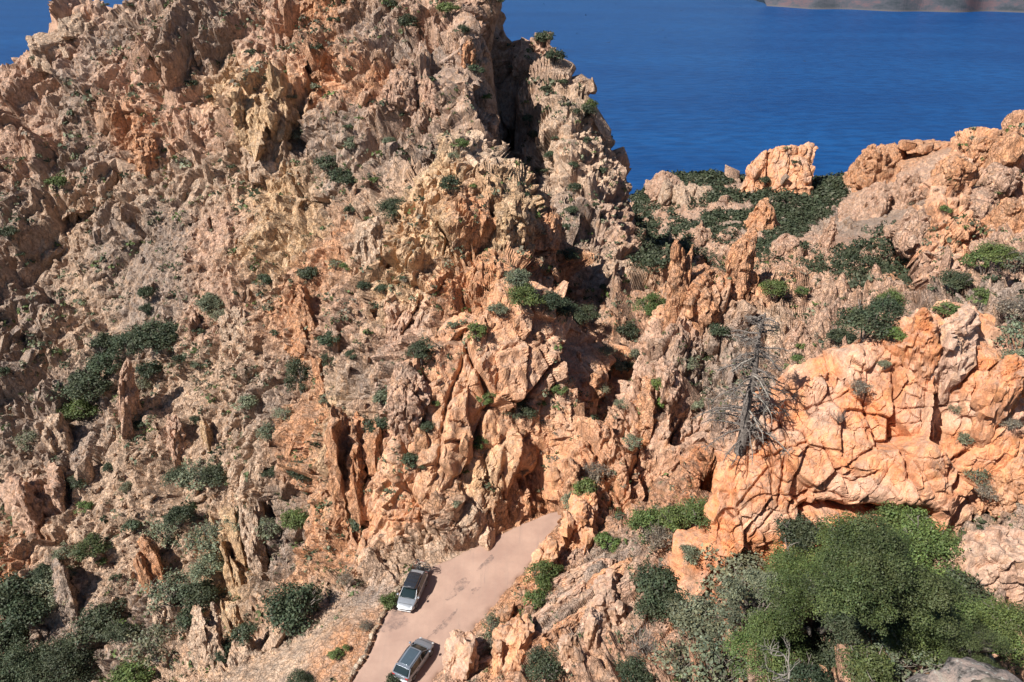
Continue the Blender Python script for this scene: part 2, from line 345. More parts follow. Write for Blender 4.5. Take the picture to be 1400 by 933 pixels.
TN = (.47, .185, .080)
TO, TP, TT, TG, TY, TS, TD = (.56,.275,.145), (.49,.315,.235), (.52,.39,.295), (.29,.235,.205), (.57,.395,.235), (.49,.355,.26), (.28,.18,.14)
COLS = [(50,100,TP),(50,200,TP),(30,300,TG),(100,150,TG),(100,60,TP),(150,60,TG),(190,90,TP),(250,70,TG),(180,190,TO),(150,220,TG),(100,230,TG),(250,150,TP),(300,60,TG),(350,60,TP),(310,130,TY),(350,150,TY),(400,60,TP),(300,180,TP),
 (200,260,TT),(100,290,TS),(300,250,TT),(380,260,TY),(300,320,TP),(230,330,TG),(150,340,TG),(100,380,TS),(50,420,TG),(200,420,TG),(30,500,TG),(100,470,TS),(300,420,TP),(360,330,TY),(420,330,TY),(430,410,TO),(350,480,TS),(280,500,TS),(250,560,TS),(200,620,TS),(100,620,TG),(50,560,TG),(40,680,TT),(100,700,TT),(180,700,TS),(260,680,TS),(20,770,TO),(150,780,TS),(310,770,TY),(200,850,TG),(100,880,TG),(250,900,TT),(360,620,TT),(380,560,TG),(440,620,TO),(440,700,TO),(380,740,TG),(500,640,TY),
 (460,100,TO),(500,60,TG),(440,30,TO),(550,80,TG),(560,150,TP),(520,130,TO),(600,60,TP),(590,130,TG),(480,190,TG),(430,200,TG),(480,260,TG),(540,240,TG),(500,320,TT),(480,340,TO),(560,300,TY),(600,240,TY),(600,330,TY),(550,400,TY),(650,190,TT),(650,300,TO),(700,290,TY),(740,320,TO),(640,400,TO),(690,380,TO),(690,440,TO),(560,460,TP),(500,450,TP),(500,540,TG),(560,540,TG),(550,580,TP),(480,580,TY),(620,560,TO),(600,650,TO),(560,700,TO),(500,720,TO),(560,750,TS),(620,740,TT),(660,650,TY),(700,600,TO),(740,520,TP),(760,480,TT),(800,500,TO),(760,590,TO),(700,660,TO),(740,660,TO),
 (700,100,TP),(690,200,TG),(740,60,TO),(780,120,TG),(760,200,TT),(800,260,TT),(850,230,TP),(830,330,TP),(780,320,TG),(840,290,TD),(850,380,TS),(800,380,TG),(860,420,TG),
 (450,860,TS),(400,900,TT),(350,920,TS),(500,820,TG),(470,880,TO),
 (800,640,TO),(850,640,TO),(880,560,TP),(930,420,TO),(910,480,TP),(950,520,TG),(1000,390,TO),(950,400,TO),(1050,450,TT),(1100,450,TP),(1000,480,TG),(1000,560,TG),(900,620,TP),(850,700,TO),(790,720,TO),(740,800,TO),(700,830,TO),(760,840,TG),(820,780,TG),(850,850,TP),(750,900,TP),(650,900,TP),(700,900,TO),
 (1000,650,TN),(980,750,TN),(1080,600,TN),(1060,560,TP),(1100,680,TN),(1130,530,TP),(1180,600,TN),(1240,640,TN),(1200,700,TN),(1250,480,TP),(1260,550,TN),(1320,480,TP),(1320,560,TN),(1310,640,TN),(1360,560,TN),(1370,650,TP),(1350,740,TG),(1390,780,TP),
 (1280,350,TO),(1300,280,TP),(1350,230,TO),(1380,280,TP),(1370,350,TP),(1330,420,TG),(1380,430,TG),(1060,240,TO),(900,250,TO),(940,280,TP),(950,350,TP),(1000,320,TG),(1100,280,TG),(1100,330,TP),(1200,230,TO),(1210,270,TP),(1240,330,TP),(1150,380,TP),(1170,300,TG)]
cpos, cval = [], []
for px, py, c in COLS:
    q = march(px, py)
    if q is not None: cpos.append(q); cval.append(c)
cpos = np.array(cpos); cval = np.array(cval)
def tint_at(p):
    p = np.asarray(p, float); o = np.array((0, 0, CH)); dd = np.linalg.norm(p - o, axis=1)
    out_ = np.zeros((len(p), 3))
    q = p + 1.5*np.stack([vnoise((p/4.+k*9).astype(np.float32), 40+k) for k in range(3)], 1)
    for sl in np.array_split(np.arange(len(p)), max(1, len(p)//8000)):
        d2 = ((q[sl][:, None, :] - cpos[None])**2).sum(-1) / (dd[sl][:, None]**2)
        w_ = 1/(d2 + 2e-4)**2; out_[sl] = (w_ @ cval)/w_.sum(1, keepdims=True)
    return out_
# tint evaluated on a coarse subset and interpolated along rows
idx = np.arange(len(pts2)).reshape(NA, NR)
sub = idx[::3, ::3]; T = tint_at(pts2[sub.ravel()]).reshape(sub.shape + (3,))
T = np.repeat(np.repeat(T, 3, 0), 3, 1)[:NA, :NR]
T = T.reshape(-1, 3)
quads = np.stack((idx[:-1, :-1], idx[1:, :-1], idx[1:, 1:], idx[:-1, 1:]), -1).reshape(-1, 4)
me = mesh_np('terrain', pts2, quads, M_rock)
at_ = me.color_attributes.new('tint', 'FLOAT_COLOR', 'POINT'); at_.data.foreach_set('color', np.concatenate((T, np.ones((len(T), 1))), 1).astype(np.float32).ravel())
terrain = link('rocky_terrain', me, kind='structure')
print('terrain', len(pts2), 'pts')

# ---------------------------------------------------------------- sea
s = NT('sea water'); g = s.geo(); pos = g.outputs['Position']
wv = s.noise(s.mapping(pos, (.018, .040, 1), (0, 0, R(-14))), 1., 7, .62); w2_ = s.noise(s.mapping(pos, (.11, .20, 1), (0, 0, R(-20))), 1., 4, .6)
c = s.ramp(s.noise(s.mapping(pos, (.0010, .0022, 1), (0, 0, R(-10))), 1., 4), [(.35, (.003, .042, .155)), (.65, (.005, .060, .20))])
c = s.mix(s.mr(wv, .42, .60, 0, .55), c, (.0015, .022, .095))
s.base(c, .35, .12); s.b.inputs['IOR'].default_value = 1.33
b = s.bump(wv, .8, 4.); b = s.bump(w2_, .6, 1., b); s.l(b, s.b.inputs['Normal'])
SEA = -330.
seam = mesh_np('sea', [(-20000, 150, SEA), (20000, 150, SEA), (20000, 30000, SEA), (-20000, 30000, SEA)], [[0, 1, 2, 3]], s.m)
link('sea', seam, kind='structure')
RMAT = NT('haze tinted far shore rock'); g = RMAT.geo(); pos = g.outputs['Position']
c = RMAT.ramp(RMAT.noise(RMAT.mapping(pos, (.006, .006, .012)), 1., 8, .7), [(.38, (.035, .045, .055)), (.5, (.06, .065, .08)), (.6, (.10, .072, .082))])  # rock and scrub tones shifted to blue, air haze painted into the colour
sx = RMAT.n('ShaderNodeSeparateXYZ'); RMAT.l(pos, sx.inputs[0])
c = RMAT.mix(RMAT.mr(sx.outputs[2], SEA+14, SEA+3), c, (.09, .085, .09)); RMAT.base(c, .9, .1)
# far headland across the gulf, 5.4 km away
def headland():
    nx, ny = 260, 60; v = []
    for i in range(nx):
        u = i/(nx-1); x = 1900 + u*4200
        sh = 5750 - 420*math.sin(u*2.2) - 240*max(0, u-.1) + 60*math.sin(u*23) + 35*math.sin(u*61+1)
        if u < .05: sh += (.05-u)*5000
        for j in range(ny):
            q = j/(ny-1); y = sh + q*1500
            z = SEA - 4 + 430*(1-math.exp(-q*4.5))*min(1, u*7+.16)
            v.append((x, y, z))
    v = np.array(v, np.float32)
    rg = (1-np.abs(vnoise(v/np.array((150, 260, 400), np.float32), 77))) + .5*(1-np.abs(vnoise(v/55, 78)))
    up = np.clip((v[:, 2]-SEA+4)/60, 0, 1); v[:, 2] += up*rg*75
    ii = np.arange(nx*ny).reshape(nx, ny)
    f = np.stack((ii[:-1, :-1], ii[1:, :-1], ii[1:, 1:], ii[:-1, 1:]), -1).reshape(-1, 4)
    return mesh_np('far_headland', v, f, RMAT.m)
link('far_headland', headland(), kind='structure')

# ---------------------------------------------------------------- road
def seg_interp(pl, n):
    p = np.array(pl, float); d = np.concatenate(([0], np.cumsum(np.hypot(*np.diff(p, axis=0).T)))); d /= d[-1]
    u = np.linspace(0, 1, n)
    q = np.stack((np.interp(u, np.linspace(0, 1, len(p)), p[:, 0]), np.interp(u, np.linspace(0, 1, len(p)), p[:, 1])), 1)
    for _ in range(3): q[1:-1] = (q[:-2] + 2*q[1:-1] + q[2:])/4
    return q
s = NT('pink worn asphalt'); g = s.geo(); pos = g.outputs['Position']
n1 = s.noise(pos, .35, 5, .6); n2 = s.noise(pos, 2.2, 6, .7); n3 = s.noise(pos, 30., 3, .7)
c = s.ramp(n1, [(.35, (.31, .205, .165)), (.65, (.39, .265, .21))])
c = s.mix(s.mr(n2, .56, .75, 0, .45), c, (.26, .19, .16))
lon = s.mapping(pos, (1.6, .16, 1), (0, 0, R(35)))
c = s.mix(s.mr(s.noise(lon, 1., 5, .7), .60, .70, 0, .5), c, (.23, .17, .15))
c = s.mix(1., c, s.ramp(n3, [(.3, (.9, .9, .9)), (.7, (1.1, 1.1, 1.1))]), 'MULTIPLY')
tr_ = s.noise(s.mapping(pos, (3.2, .10, 1), (0, 0, R(33))), 1., 3, .5); c = s.mix(s.mr(tr_, .52, .66, 0, .3), c, (.30, .215, .175))
s.base(c, .9, .2); s.l(s.bump(n3, .4, .02), s.b.inputs['Normal']); M_road = s.m
a, b_ = seg_interp(RL, 120), seg_interp(RR, 120)
v = []; nw = 24
for i in range(120):
    for j in range(nw):
        k_ = j/(nw-1); wob = (.18*math.sin(i*.9)+.12*math.sin(i*2.3+1)) if j in (0, nw-1) else 0
        q = a[i]*(1-k_) + b_[i]*k_; dd = (b_[i]-a[i]); dd /= np.linalg.norm(dd)
        v.append((q[0]+dd[0]*wob, q[1]+dd[1]*wob, .02 + .06*math.sin(k_*math.pi) - (.25 if j in (0, nw-1) else 0)))
ii = np.arange(120*nw).reshape(120, nw)
road = link('road', mesh_np('road', v, np.stack((ii[:-1, :-1], ii[:-1, 1:], ii[1:, 1:], ii[1:, :-1]), -1).reshape(-1, 4), M_road, True), kind='structure')
# old repair patches in the asphalt
s = NT('grey repair patch'); g = s.geo(); n2 = s.noise(g.outputs['Position'], 2.2, 6, .7)
tr = s.n('ShaderNodeBsdfTransparent'); mx = s.n('ShaderNodeMixShader'); s.l(s.mr(n2, .42, .7, 0, .55), mx.inputs[0]); s.l(tr.outputs[0], mx.inputs[1]); s.l(s.b.outputs[0], mx.inputs[2]); s.l(mx.outputs[0], s.o.inputs[0])
s.base((.22, .17, .155), .9); M_patch = s.m
bpy.context.view_layer.update()
dg = bpy.context.evaluated_depsgraph_get()
CAST = [terrain]
def hit(px, py):
    d = ray(px, py); dn = Vector(d).normalized(); best = None
    for ob in CAST:
        ok, l_, n_, _ = ob.ray_cast(Vector((0, 0, CH)), dn)
        if ok and (best is None or (l_ - Vector((0, 0, CH))).length < (best[0] - Vector((0, 0, CH))).length): best = (l_, n_)
    if best is None: return None
    loc, nrm = best
    return loc, nrm, float(np.linalg.norm(np.array(loc) - (0, 0, CH)) / np.linalg.norm(d))
def on_road(px, py, z=0): 
    r = ray(px, py); t = (z-CH)/r[2]; return np.array((r[0]*t, r[1]*t))
for (px, py, l, wd, an) in [(627, 805, 3.2, 1.0, 58), (540, 850, 3.0, 2.0, 62), (610, 852, 3.4, .5, 58), (650, 808, 1.0, .6, 50), (590, 868, 5.0, .25, 56), (665, 770, 2.6, .6, 52)]:
    c_ = on_road(px, py); vv = []
    for k_ in range(14):
        an_ = k_/14*2*math.pi; rr_ = 1+.25*math.sin(an_*3+px)+.15*math.sin(an_*5+py)
        x_, y_ = math.cos(an_)*l/2*rr_, math.sin(an_)*wd/2*rr_; ca, sa = math.cos(R(an)), math.sin(R(an))
        vv.append((c_[0]+x_*ca-y_*sa, c_[1]+x_*sa+y_*ca, .092))
    mm = bpy.data.meshes.new('repair_patch'); mm.from_pydata(vv, [], [list(range(14))]); mm.materials.append(M_patch)
    link('repair_patch', mm, road)

# ---------------------------------------------------------------- the near orange outcrop, one thick mass of smooth faces parted by narrow joints
from mathutils.bvhtree import BVHTree
OB = [(925,850,57.4,938,812,57.8),(965,815,56.8,966,722,57.4),(1010,785,56.3,1004,622,57),(1060,765,56,1045,566,56.6),(1110,755,55.7,1108,517,56),(1170,750,55.4,1178,484,55.6),(1215,748,55.1,1224,464,55.4),(1250,745,54.8,1262,436,55.3),(1300,735,54.4,1305,440,55.2),(1345,705,54.2,1345,462,55),(1385,660,54.2,1376,520,54.8),(1430,620,54.4,1420,585,54.8)]
def mass(name, label, OB, ns, nv, blk, bulges=(), cracks=(), flute=0, tone=None, alpha=.3, depth=1., lay=None, cat='rock outcrop', seed=0, belly=.7, back=(.42, .9, 0.)):
    back = np.array(back)
    B0 = np.array([P(*o[:3]) for o in OB]); C0 = np.array([P(*o[3:]) for o in OB]); u0 = np.linspace(0, 1, len(OB)); us = np.linspace(0, 1, ns)
    def sm(a_): 
        q_ = np.stack([np.interp(us, u0, a_[:, k]) for k in range(3)], 1); kk_ = 9; ke = np.exp(-np.linspace(-2, 2, 2*kk_+1)**2); ke /= ke.sum()
        qp = np.pad(q_, ((kk_, kk_), (0, 0)), mode='edge'); return sum(ke[i]*qp[i:i+ns] for i in range(2*kk_+1))
    B, C_ = sm(B0), sm(C0); V_ = []
    for v_ in np.linspace(0, 1, nv):
        if v_ < .68:
            q_ = v_/.68; p_ = B*(1-q_) + C_*q_; p_ = p_ + np.array((0, -.5, 0))*math.sin(math.pi*q_)**.8*belly*2 - np.array((0, 0, 2.5))*max(0, 1-q_*9)
        elif v_ < .84:
            q_ = (v_-.68)/.16; p_ = C_ + back*q_*3.2*depth - np.array((0, 0, .9))*q_**2
        else:
            q_ = (v_-.84)/.16; p_ = C_ + back*(3.2+q_*4.5)*depth - np.array((0, 0, .9)) - (C_ - B + np.array((0, 0, 3.)))*np.array((0, 0, 1))*q_**.8
        V_.append(p_)
    G_ = np.stack(V_, 1)                       # ns, nv, 3
    cg = G_[::10, ::8].reshape(-1, 3); n1, n2 = G_[::10, ::8].shape[:2]; ci = np.arange(n1*n2).reshape(n1, n2)
    cf = np.stack((ci[:-1, :-1], ci[1:, :-1], ci[1:, 1:], ci[:-1, 1:]), -1).reshape(-1, 4)
    bv = BVHTree.FromPolygons([tuple(x) for x in cg], [tuple(int(y) for y in x) for x in cf])
    def on(px, py):
        l_ = bv.ray_cast(Vector((0, 0, CH)), Vector(ray(px, py)).normalized())[0]; return None if l_ is None else np.array(l_)
    du = np.gradient(G_, axis=0); dv = np.gradient(G_, axis=1); N_ = np.cross(du, dv); N_ /= np.linalg.norm(N_, axis=2)[..., None] + 1e-9
    if (N_[ns//2, nv//3] @ np.array((0, -1, .3))) < 0: N_ = -N_
    q = G_.reshape(-1, 3); f32 = q.astype(np.float32); N_ = N_.reshape(-1, 3)
    d = .12*vnoise(f32/1.3, 55+seed); vert_ = (.9, 1, 1.6)
    for k_, (am, sz_, stz, tl, ck, eg) in enumerate(blk): d = d + am*blocks(f32, sz_, 51+k_+seed, (Rc, Ra, Rb, Ra)[k_ % 4], (.85, 1, stz), tl, ck, .13, eg)
    if flute:
        qf_ = f32 @ Ra; d = d + flute*(.5 - np.abs(vnoise(qf_/np.array((1.5, 1.5, 9.), np.float32), 21+seed)) - .6*np.abs(vnoise(qf_/np.array((.7, .7, 5.), np.float32), 22+seed)))
    if lay:
        (x1_, y1_, x2_, y2_, cx_, cy_, rad_, per_, am_, w_) = lay; p0_, p1_, c0_ = on(x1_, y1_), on(x2_, y2_), on(cx_, cy_)
        if p0_ is not None and p1_ is not None and c0_ is not None:
            u_ = (p1_-p0_)/np.linalg.norm(p1_-p0_); n_ = np.cross(u_, np.array(w_)); n_ = (n_/np.linalg.norm(n_)).astype(np.float32); mk = np.exp(-(((q-c0_)**2).sum(1)/rad_**2)**2).astype(np.float32)
            q_ = (f32 @ n_)/per_ + .4*vnoise(f32/3., 71) + .15*vnoise(f32/1., 72); kk3 = np.floor(q_).astype(np.int32); ff = q_-kk3; z0 = np.zeros_like(kk3)
            hh = u01(h3(kk3, z0, z0, 73), 4) + .5*vnoise(np.stack((f32 @ u_.astype(np.float32)/2., kk3*7.3, z0), 1), 74); d = d*(1-.6*mk) + mk*am_*(hh*np.clip(ff/.15, 0, 1)*np.clip((1-ff)/.1, 0, 1) - .4)
    for px, py, rx, rz, am in bulges:
        c_ = on(px, py)
        if c_ is None: continue
        m_ = np.linalg.norm(c_ - (0, 0, CH))/np.linalg.norm(ray(px, py))/F; e_ = q - c_; d = d + am*np.exp(-((e_[:, 0]/(rx*m_))**2 + (e_[:, 2]/(rz*m_))**2 + (e_[:, 1]/6)**2)).astype(np.float32)
    for wd, dp, *pl_ in cracks:
        w3_ = [on(*q_) for q_ in pl_]; w3_ = [x for x in w3_ if x is not None]
        if len(w3_) < 2: continue
        loc_ = np.where(((q - w3_[0])**2).sum(1) < 200)[0]; pp_ = q[loc_] + .10*np.stack([vnoise(f32[loc_]*2.6 + k*5, 80+k) for k in range(3)], 1); dl = np.full(len(loc_), 1e9)
        for a3, b3 in zip(w3_[:-1], w3_[1:]):
            v3 = b3-a3; t3 = np.clip((pp_-a3) @ v3/(v3@v3), 0, 1); dl = np.minimum(dl, np.linalg.norm(pp_-a3-t3[:, None]*v3, axis=1))
        d[loc_] -= (dp*np.exp(-(dl/wd)**2)).astype(np.float32)
    q = q + N_*d[:, None]
    ii = np.arange(ns*nv).reshape(ns, nv); f = np.stack((ii[:-1, :-1], ii[:-1, 1:], ii[1:, 1:], ii[1:, :-1]), -1).reshape(-1, 4)
    me = mesh_np(name, q, f, M_rock)
    if tone is None: tn = np.repeat(np.repeat(tint_at(q.reshape(ns, nv, 3)[::4, ::4].reshape(-1, 3)).reshape(len(range(0, ns, 4)), -1, 3), 4, 0), 4, 1)[:ns, :nv].reshape(-1, 3)
    else:
        tn = np.array(tone)[None]*(1+.06*vnoise(f32/2.5, 58)[:, None]); k_ = np.clip(vnoise(f32/2.6, 59)*1.6-.1, 0, .7)[:, None]; tn = tn*(1-k_) + np.array(TP)*k_
    a_ = me.color_attributes.new('tint', 'FLOAT_COLOR', 'POINT'); a_.data.foreach_set('color', np.concatenate((tn, np.full((len(tn), 1), alpha)), 1).astype(np.float32).ravel())
    o = link(name, me); o['label'] = label; o['category'] = cat; CAST.append(o); return o
mass('orange_outcrop', 'big near orange outcrop with smooth cracked faces above the green thicket', OB, 410, 270, [(.75, 7., 1.7, 1.3, .25, .05), (.34, 3.2, 1.5, 1.4, .22, .04), (.13, 1.2, 1.3, 1.3, .5, .06), (.04, .5, 1.2, 1., .8, .1)],
     [(1256,560,30,70,.9),(1256,650,34,40,.6),(1350,560,36,60,1.0),(1180,620,60,40,.5),(1060,690,50,50,.4),(1190,670,60,18,.7),(1310,480,22,40,.7),(1255,470,26,30,.8),(1195,704,52,10,-2.4),(1240,702,30,12,-2.6),(1120,700,20,6,-.8),(1300,600,9,80,-1.0),(1228,600,6,70,-.6)],
     [(.13,.5,(1083,688),(1110,676),(1140,673),(1152,682)), (.26,1.2,(1105,702),(1125,692),(1145,694),(1165,706),(1190,692),(1202,702),(1225,706),(1250,692),(1264,702)), (.13,.5,(1150,655),(1165,655),(1190,642)),
      (.12,.6,(1222,500),(1224,590),(1227,640),(1242,668)), (.10,.4,(1245,505),(1265,509),(1287,503)), (.11,.4,(1213,508),(1240,498)), (.22,1.2,(1290,662),(1320,622),(1365,570),(1400,548)), (.12,.5,(1008,692),(1030,665),(1050,640)), (.11,.4,(960,752),(985,702)),
      (.11,.4,(1000,640),(1060,622),(1100,605)), (.14,.6,(1292,470),(1292,520),(1286,600),(1280,652)), (.08,.3,(1228,560),(1282,556)), (.08,.3,(1228,580),(1284,574)), (.08,.3,(1230,602),(1282,596)), (.08,.3,(1232,622),(1280,618)), (.10,.4,(1120,600),(1140,640),(1150,655)), (.10,.4,(1060,560),(1075,600),(1070,640)), (.10,.4,(1180,500),(1190,560),(1185,600)), (.10,.4,(1330,480),(1325,560),(1310,610)),
      (.2,1.2,(1243,446),(1252,462),(1268,468)), (.10,.4,(1030,740),(1065,690),(1070,640)), (.10,.35,(1100,560),(1150,545),(1180,520)), (.10,.4,(1100,740),(1078,700),(1083,688))], 0, TN, .3)
mass('roadside_cliff', 'steep broad orange cliff rising from the left side of the road', [(455,815,82,470,660,83),(490,785,78,495,600,81),(525,772,75.4,520,540,79),(560,765,74.2,548,492,77.6),(600,765,73.7,590,462,77),(632,757,74.5,640,436,77),(660,741,75.4,700,418,78),(692,727,76.9,760,442,79.5),(722,711,78.4,812,486,82),(748,701,79.4,838,520,84),(790,680,82,850,562,86)], 310, 220,
     [(1.5, 8., 1.9, 1.2, .3, .08), (.5, 3.3, 1.8, 1.3, .4, .07), (.13, 1.3, 1.5, 1.1, .8, .12)], [(655,690,12,55,1.5),(700,690,42,42,-2.2),(735,665,20,40,-1.0),(600,640,30,90,1.0),(550,600,20,70,.8),(640,560,40,60,.7),(740,600,50,30,.8),(805,520,22,26,1.2),(575,560,8,60,-1.0),(625,700,6,50,-.8)],
     [(.2,1.,(540,520),(560,600),(555,700)), (.2,1.,(640,470),(610,560),(590,700)), (.15,.6,(660,560),(720,545),(800,560))], .5, None, .5, 1.2, (690,520,810,455,755,505,11,1.25,1.1,(-.15,.93,-.25)), 'cliff', 5, 1.)
mass('yellow_cliff', 'yellow cavernous cliff face with overhanging honeycomb rock in mid mountain', [(526,455,88,536,300,92),(558,432,87.5,562,258,92),(600,408,87.5,603,228,93),(638,392,88,632,192,94),(664,380,88.5,654,232,94.5),(682,386,89,690,298,92),(722,392,90,728,292,94),(755,402,92.5,765,335,98)], 200, 190,
     [(1.1, 5., 1.9, 1.1, .5, .12), (.6, 2.2, 1.6, 1.1, .9, .12), (.22, .9, 1.2, 1., 1., .14)], [(600,370,26,12,-2.),(655,330,8,50,-1.6),(535,360,10,60,.8),(590,300,20,40,1.),(650,220,14,50,1.)], [(.25,1.4,(625,260),(640,330),(650,385)), (.25,1.2,(668,300),(672,350),(675,385))], .8, None, .6, 1., None, 'cliff', 15, .8)
mass('right_ridge', 'orange fluted ridge right of the road running up to the spires', [(748,738,73,764,650,75),(785,742,70.8,800,604,76),(825,737,70.2,846,560,79),(865,727,70.7,886,492,82),(905,707,72.2,924,432,85),(945,692,73.6,966,408,86),(985,664,75,1012,398,86.5),(1012,622,77,1052,428,86)], 270, 210,
     [(1.2, 5., 2.2, 1.1, .5, .10), (.5, 2.2, 2.0, 1.2, .9, .10), (.16, 1., 1.5, 1.1, .9, .12)], [(800,670,14,50,1.),(860,640,20,60,1.2),(925,500,14,70,1.2),(1005,450,16,40,.8),(890,600,10,60,-1.),(965,560,16,70,-.8)], [(.2,1.,(880,520),(872,620),(850,700)), (.2,1.,(945,450),(935,560),(925,650))], 1.2, None, .6, 1.2, None, 'rock ridge', 25, .8)
mass('right_crag', 'high orange crag of stacked boulders filling the upper right corner', [(1236,428,84,1258,352,91),(1262,418,86,1278,292,99),(1290,402,88,1300,232,108),(1320,385,92,1335,203,112),(1352,368,95,1364,212,112),(1388,352,97,1392,184,112),(1440,340,97,1440,168,110)], 220, 200,
     [(1.3, 6., 1.2, 1.1, .7, .09), (.6, 2.6, 1.2, 1.1, 1., .08), (.18, 1.1, 1.2, 1.1, .9, .12)], [(1270,335,8,8,-2.2),(1295,270,20,30,.8)], [(.25,1.2,(1300,240),(1310,320),(1295,390))], .3, None, .5, 1.6, None, 'crag', 35, .8)
MB_ = [(2.8, 14., 1.9, 1.2, .3, .08), (1.2, 6.2, 2.0, 1.3, .5, .08), (.38, 2.6, 1.7, 1.2, .8, .10)]
mass('mountain_crags', 'broad crags forming the upper left of the mountain above the scree', [(-60,360,156,-60,156,184),(0,335,156,0,116,180),(60,305,156,38,84,177),(130,275,156,82,56,176),(190,245,154,130,34,173),(260,218,152,200,14,171),(320,195,149,262,10,168),(380,215,145,330,-45,166),(432,255,140,430,-60,163)], 300, 210, MB_, [(60,200,14,70,-3.),(185,160,14,60,2.),(345,165,26,40,2.5),(130,180,30,40,-2.),(270,120,26,80,1.6),(410,190,14,36,-2.4)], [(.4,2.,(110,90),(140,180),(120,270)), (.4,2.,(230,60),(245,150),(220,230)), (.5,2.5,(395,90),(410,170),(425,230))], 1.3, None, .6, 2.2, None, 'crag', 45, 1.5)
mass('mountain_summit', 'great fluted summit cliff of the mountain left of the shadowed gully', [(425,262,140,425,-60,163),(470,265,133,480,-70,159),(520,262,128,530,-72,155),(570,250,124,580,-70,150),(610,212,121,618,-60,146),(634,222,116,640,-25,138),(648,262,119,652,20,138),(654,275,124,658,50,141)], 270, 220, MB_, [(500,60,12,90,2.2),(545,80,10,90,1.8),(590,120,12,80,1.5),(470,190,30,20,-2.2),(610,60,10,80,-1.8),(560,170,14,30,1.5)], [(.4,2.,(470,20),(520,110),(540,220)), (.4,2.,(560,0),(575,100),(600,200)), (.4,2.,(620,10),(628,90),(640,180))], 1.6, None, .6, 1.6, None, 'cliff', 65, 1.2, (-.1, 1, 0))
mass('mountain_flank', 'steep right flank of the mountain between the shadowed gully and the sea', [(760,300,144,748,48,159),(768,330,132,760,74,157),(782,350,125,773,106,153),(800,362,122,796,160,147),(822,375,121,818,196,145),(844,388,122,840,238,143),(866,400,125,858,300,140),(888,412,129,882,358,136)], 200, 210, [(1.3, 13., 2.4, 1.1, .5, .10), (.8, 5.4, 2.6, 1.2, .6, .10), (.45, 2.4, 2.2, 1.2, .9, .12)], [(775,200,10,80,1.2),(812,300,26,26,1.4),(848,300,8,50,-1.8),(868,350,7,40,-1.8)], [(.4,2.,(762,80),(770,180),(774,300)), (.5,2.6,(846,230),(856,300),(872,370))], 2.0, None, .6, 1.3, None, 'cliff', 85, .4, (-.8, .7, 0))
mass('flat_topped_rock', 'big flat topped square orange rock standing against the sea', [(1004,284,271,1010,266,272),(1016,288,270,1022,226,271),(1040,290,269,1042,205,270),(1068,290,269,1068,200,269.5),(1098,287,269,1102,201,269.5),(1112,280,272,1110,210,273)], 150, 130, [(.9, 10., 2.0, 1.1, .6, .06), (.4, 4., 1.4, 1.1, .9, .08), (.15, 1.8, 1.3, 1.1, .9, .12)], [(1050,250,4,30,-1.6),(1085,255,16,18,.8),(1040,260,4,30,-1.)], [(.5,2.,(1052,205),(1050,240),(1058,275))], .2, TO, .5, 2.0, None, 'rock tower', 105, .6)
mass('middle_ribs', 'jagged ribs of rock in the middle of the left slope', [(300,650,112,304,480,116),(345,655,107,348,440,114),(395,690,101,396,395,111),(440,735,95,440,340,109),(480,758,88,482,330,104.5),(515,772,80.5,524,410,95)], 230, 230, [(1.6, 8., 1.9, 1.1, .4, .10), (.8, 3.4, 2.0, 1.2, .8, .10), (.35, 1.5, 1.7, 1.2, .9, .12)], [(410,440,16,34,1.5),(435,520,9,26,1.2),(380,530,10,36,1.2),(395,620,8,60,-1.6),(460,560,8,80,-1.3),(350,560,12,40,-1.4)], [(.3,1.4,(388,470),(392,540),(400,600)), (.3,1.4,(450,400),(455,520),(470,640))], 1.1, None, .8, 1.4, None, 'rock ribs', 95, .8)
bpy.context.view_layer.update()
# ---------------------------------------------------------------- rocks
def cube_sphere(n):
    v, f = [], []; key = {}
    def vid(p):
        k = tuple(np.round(p, 5))
        if k not in key: key[k] = len(v); v.append(p)
        return key[k]
    for ax in range(3):
        for sg in (-1, 1):
            for i in range(n):
                for j in range(n):
                    q = []
                    for di, dj in ((0, 0), (1, 0), (1, 1), (0, 1)):
                        p = np.zeros(3); p[ax] = sg; p[(ax+1) % 3] = -1+2*(i+di)/n; p[(ax+2) % 3] = -1+2*(j+dj)/n; q.append(vid(p))
                    f.append(q if sg > 0 else q[::-1])
    v = np.array(v); return v/np.linalg.norm(v, axis=1)[:, None], np.array(f)
CS = {n: cube_sphere(n) for n in (3, 4, 8, 12, 14, 22, 34)}
def hull(seed, n, dims, nplanes=16, flat_top=.3, vert=.6, rnd=22.):
    """convex faceted block (soft intersection of random half spaces), dims = half sizes"""
    r_ = np.random.default_rng(seed); d, f = CS[n]
    N_ = r_.normal(size=(nplanes, 3)); N_[:int(nplanes*vert), 2] *= .18
    N_ /= np.linalg.norm(N_, axis=1)[:, None]; h = r_.uniform(.72, 1.0, nplanes)
    tp = np.array((r_.normal()*.25, r_.normal()*.25, 1)); tp /= np.linalg.norm(tp)
    N_ = np.vstack((N_, tp, -tp)); h = np.append(h, (1-flat_top*.3, 1))
    q = (d @ N_.T)/h; q = np.maximum(q, 1e-3)
    rad = 1/((q**rnd).sum(1)**(1/rnd))
    return d*rad[:, None]*np.array(dims), f
def roughen(v, f, size, amp, seed, crk=.8):
    """fracture displacement along vertex normals"""
    a_, b2, c2, d2 = (v[f[:, k]] for k in range(4)); fn = np.cross(c2-a_, d2-b2); vn = np.zeros_like(v)
    for k in range(4): np.add.at(vn, f[:, k], fn)
    vn /= np.linalg.norm(vn, axis=1)[:, None] + 1e-9
    p = v.astype(np.float32)
    D_ = amp*blocks(p, size, seed, Ra, (.9, 1, 1.35), 1.1, crk, .3, .14) + amp*.5*blocks(p, size*.42, seed+1, Rb, (1, 1, 1.3), 1., crk, .3, .18)
    return v + vn*D_[:, None]
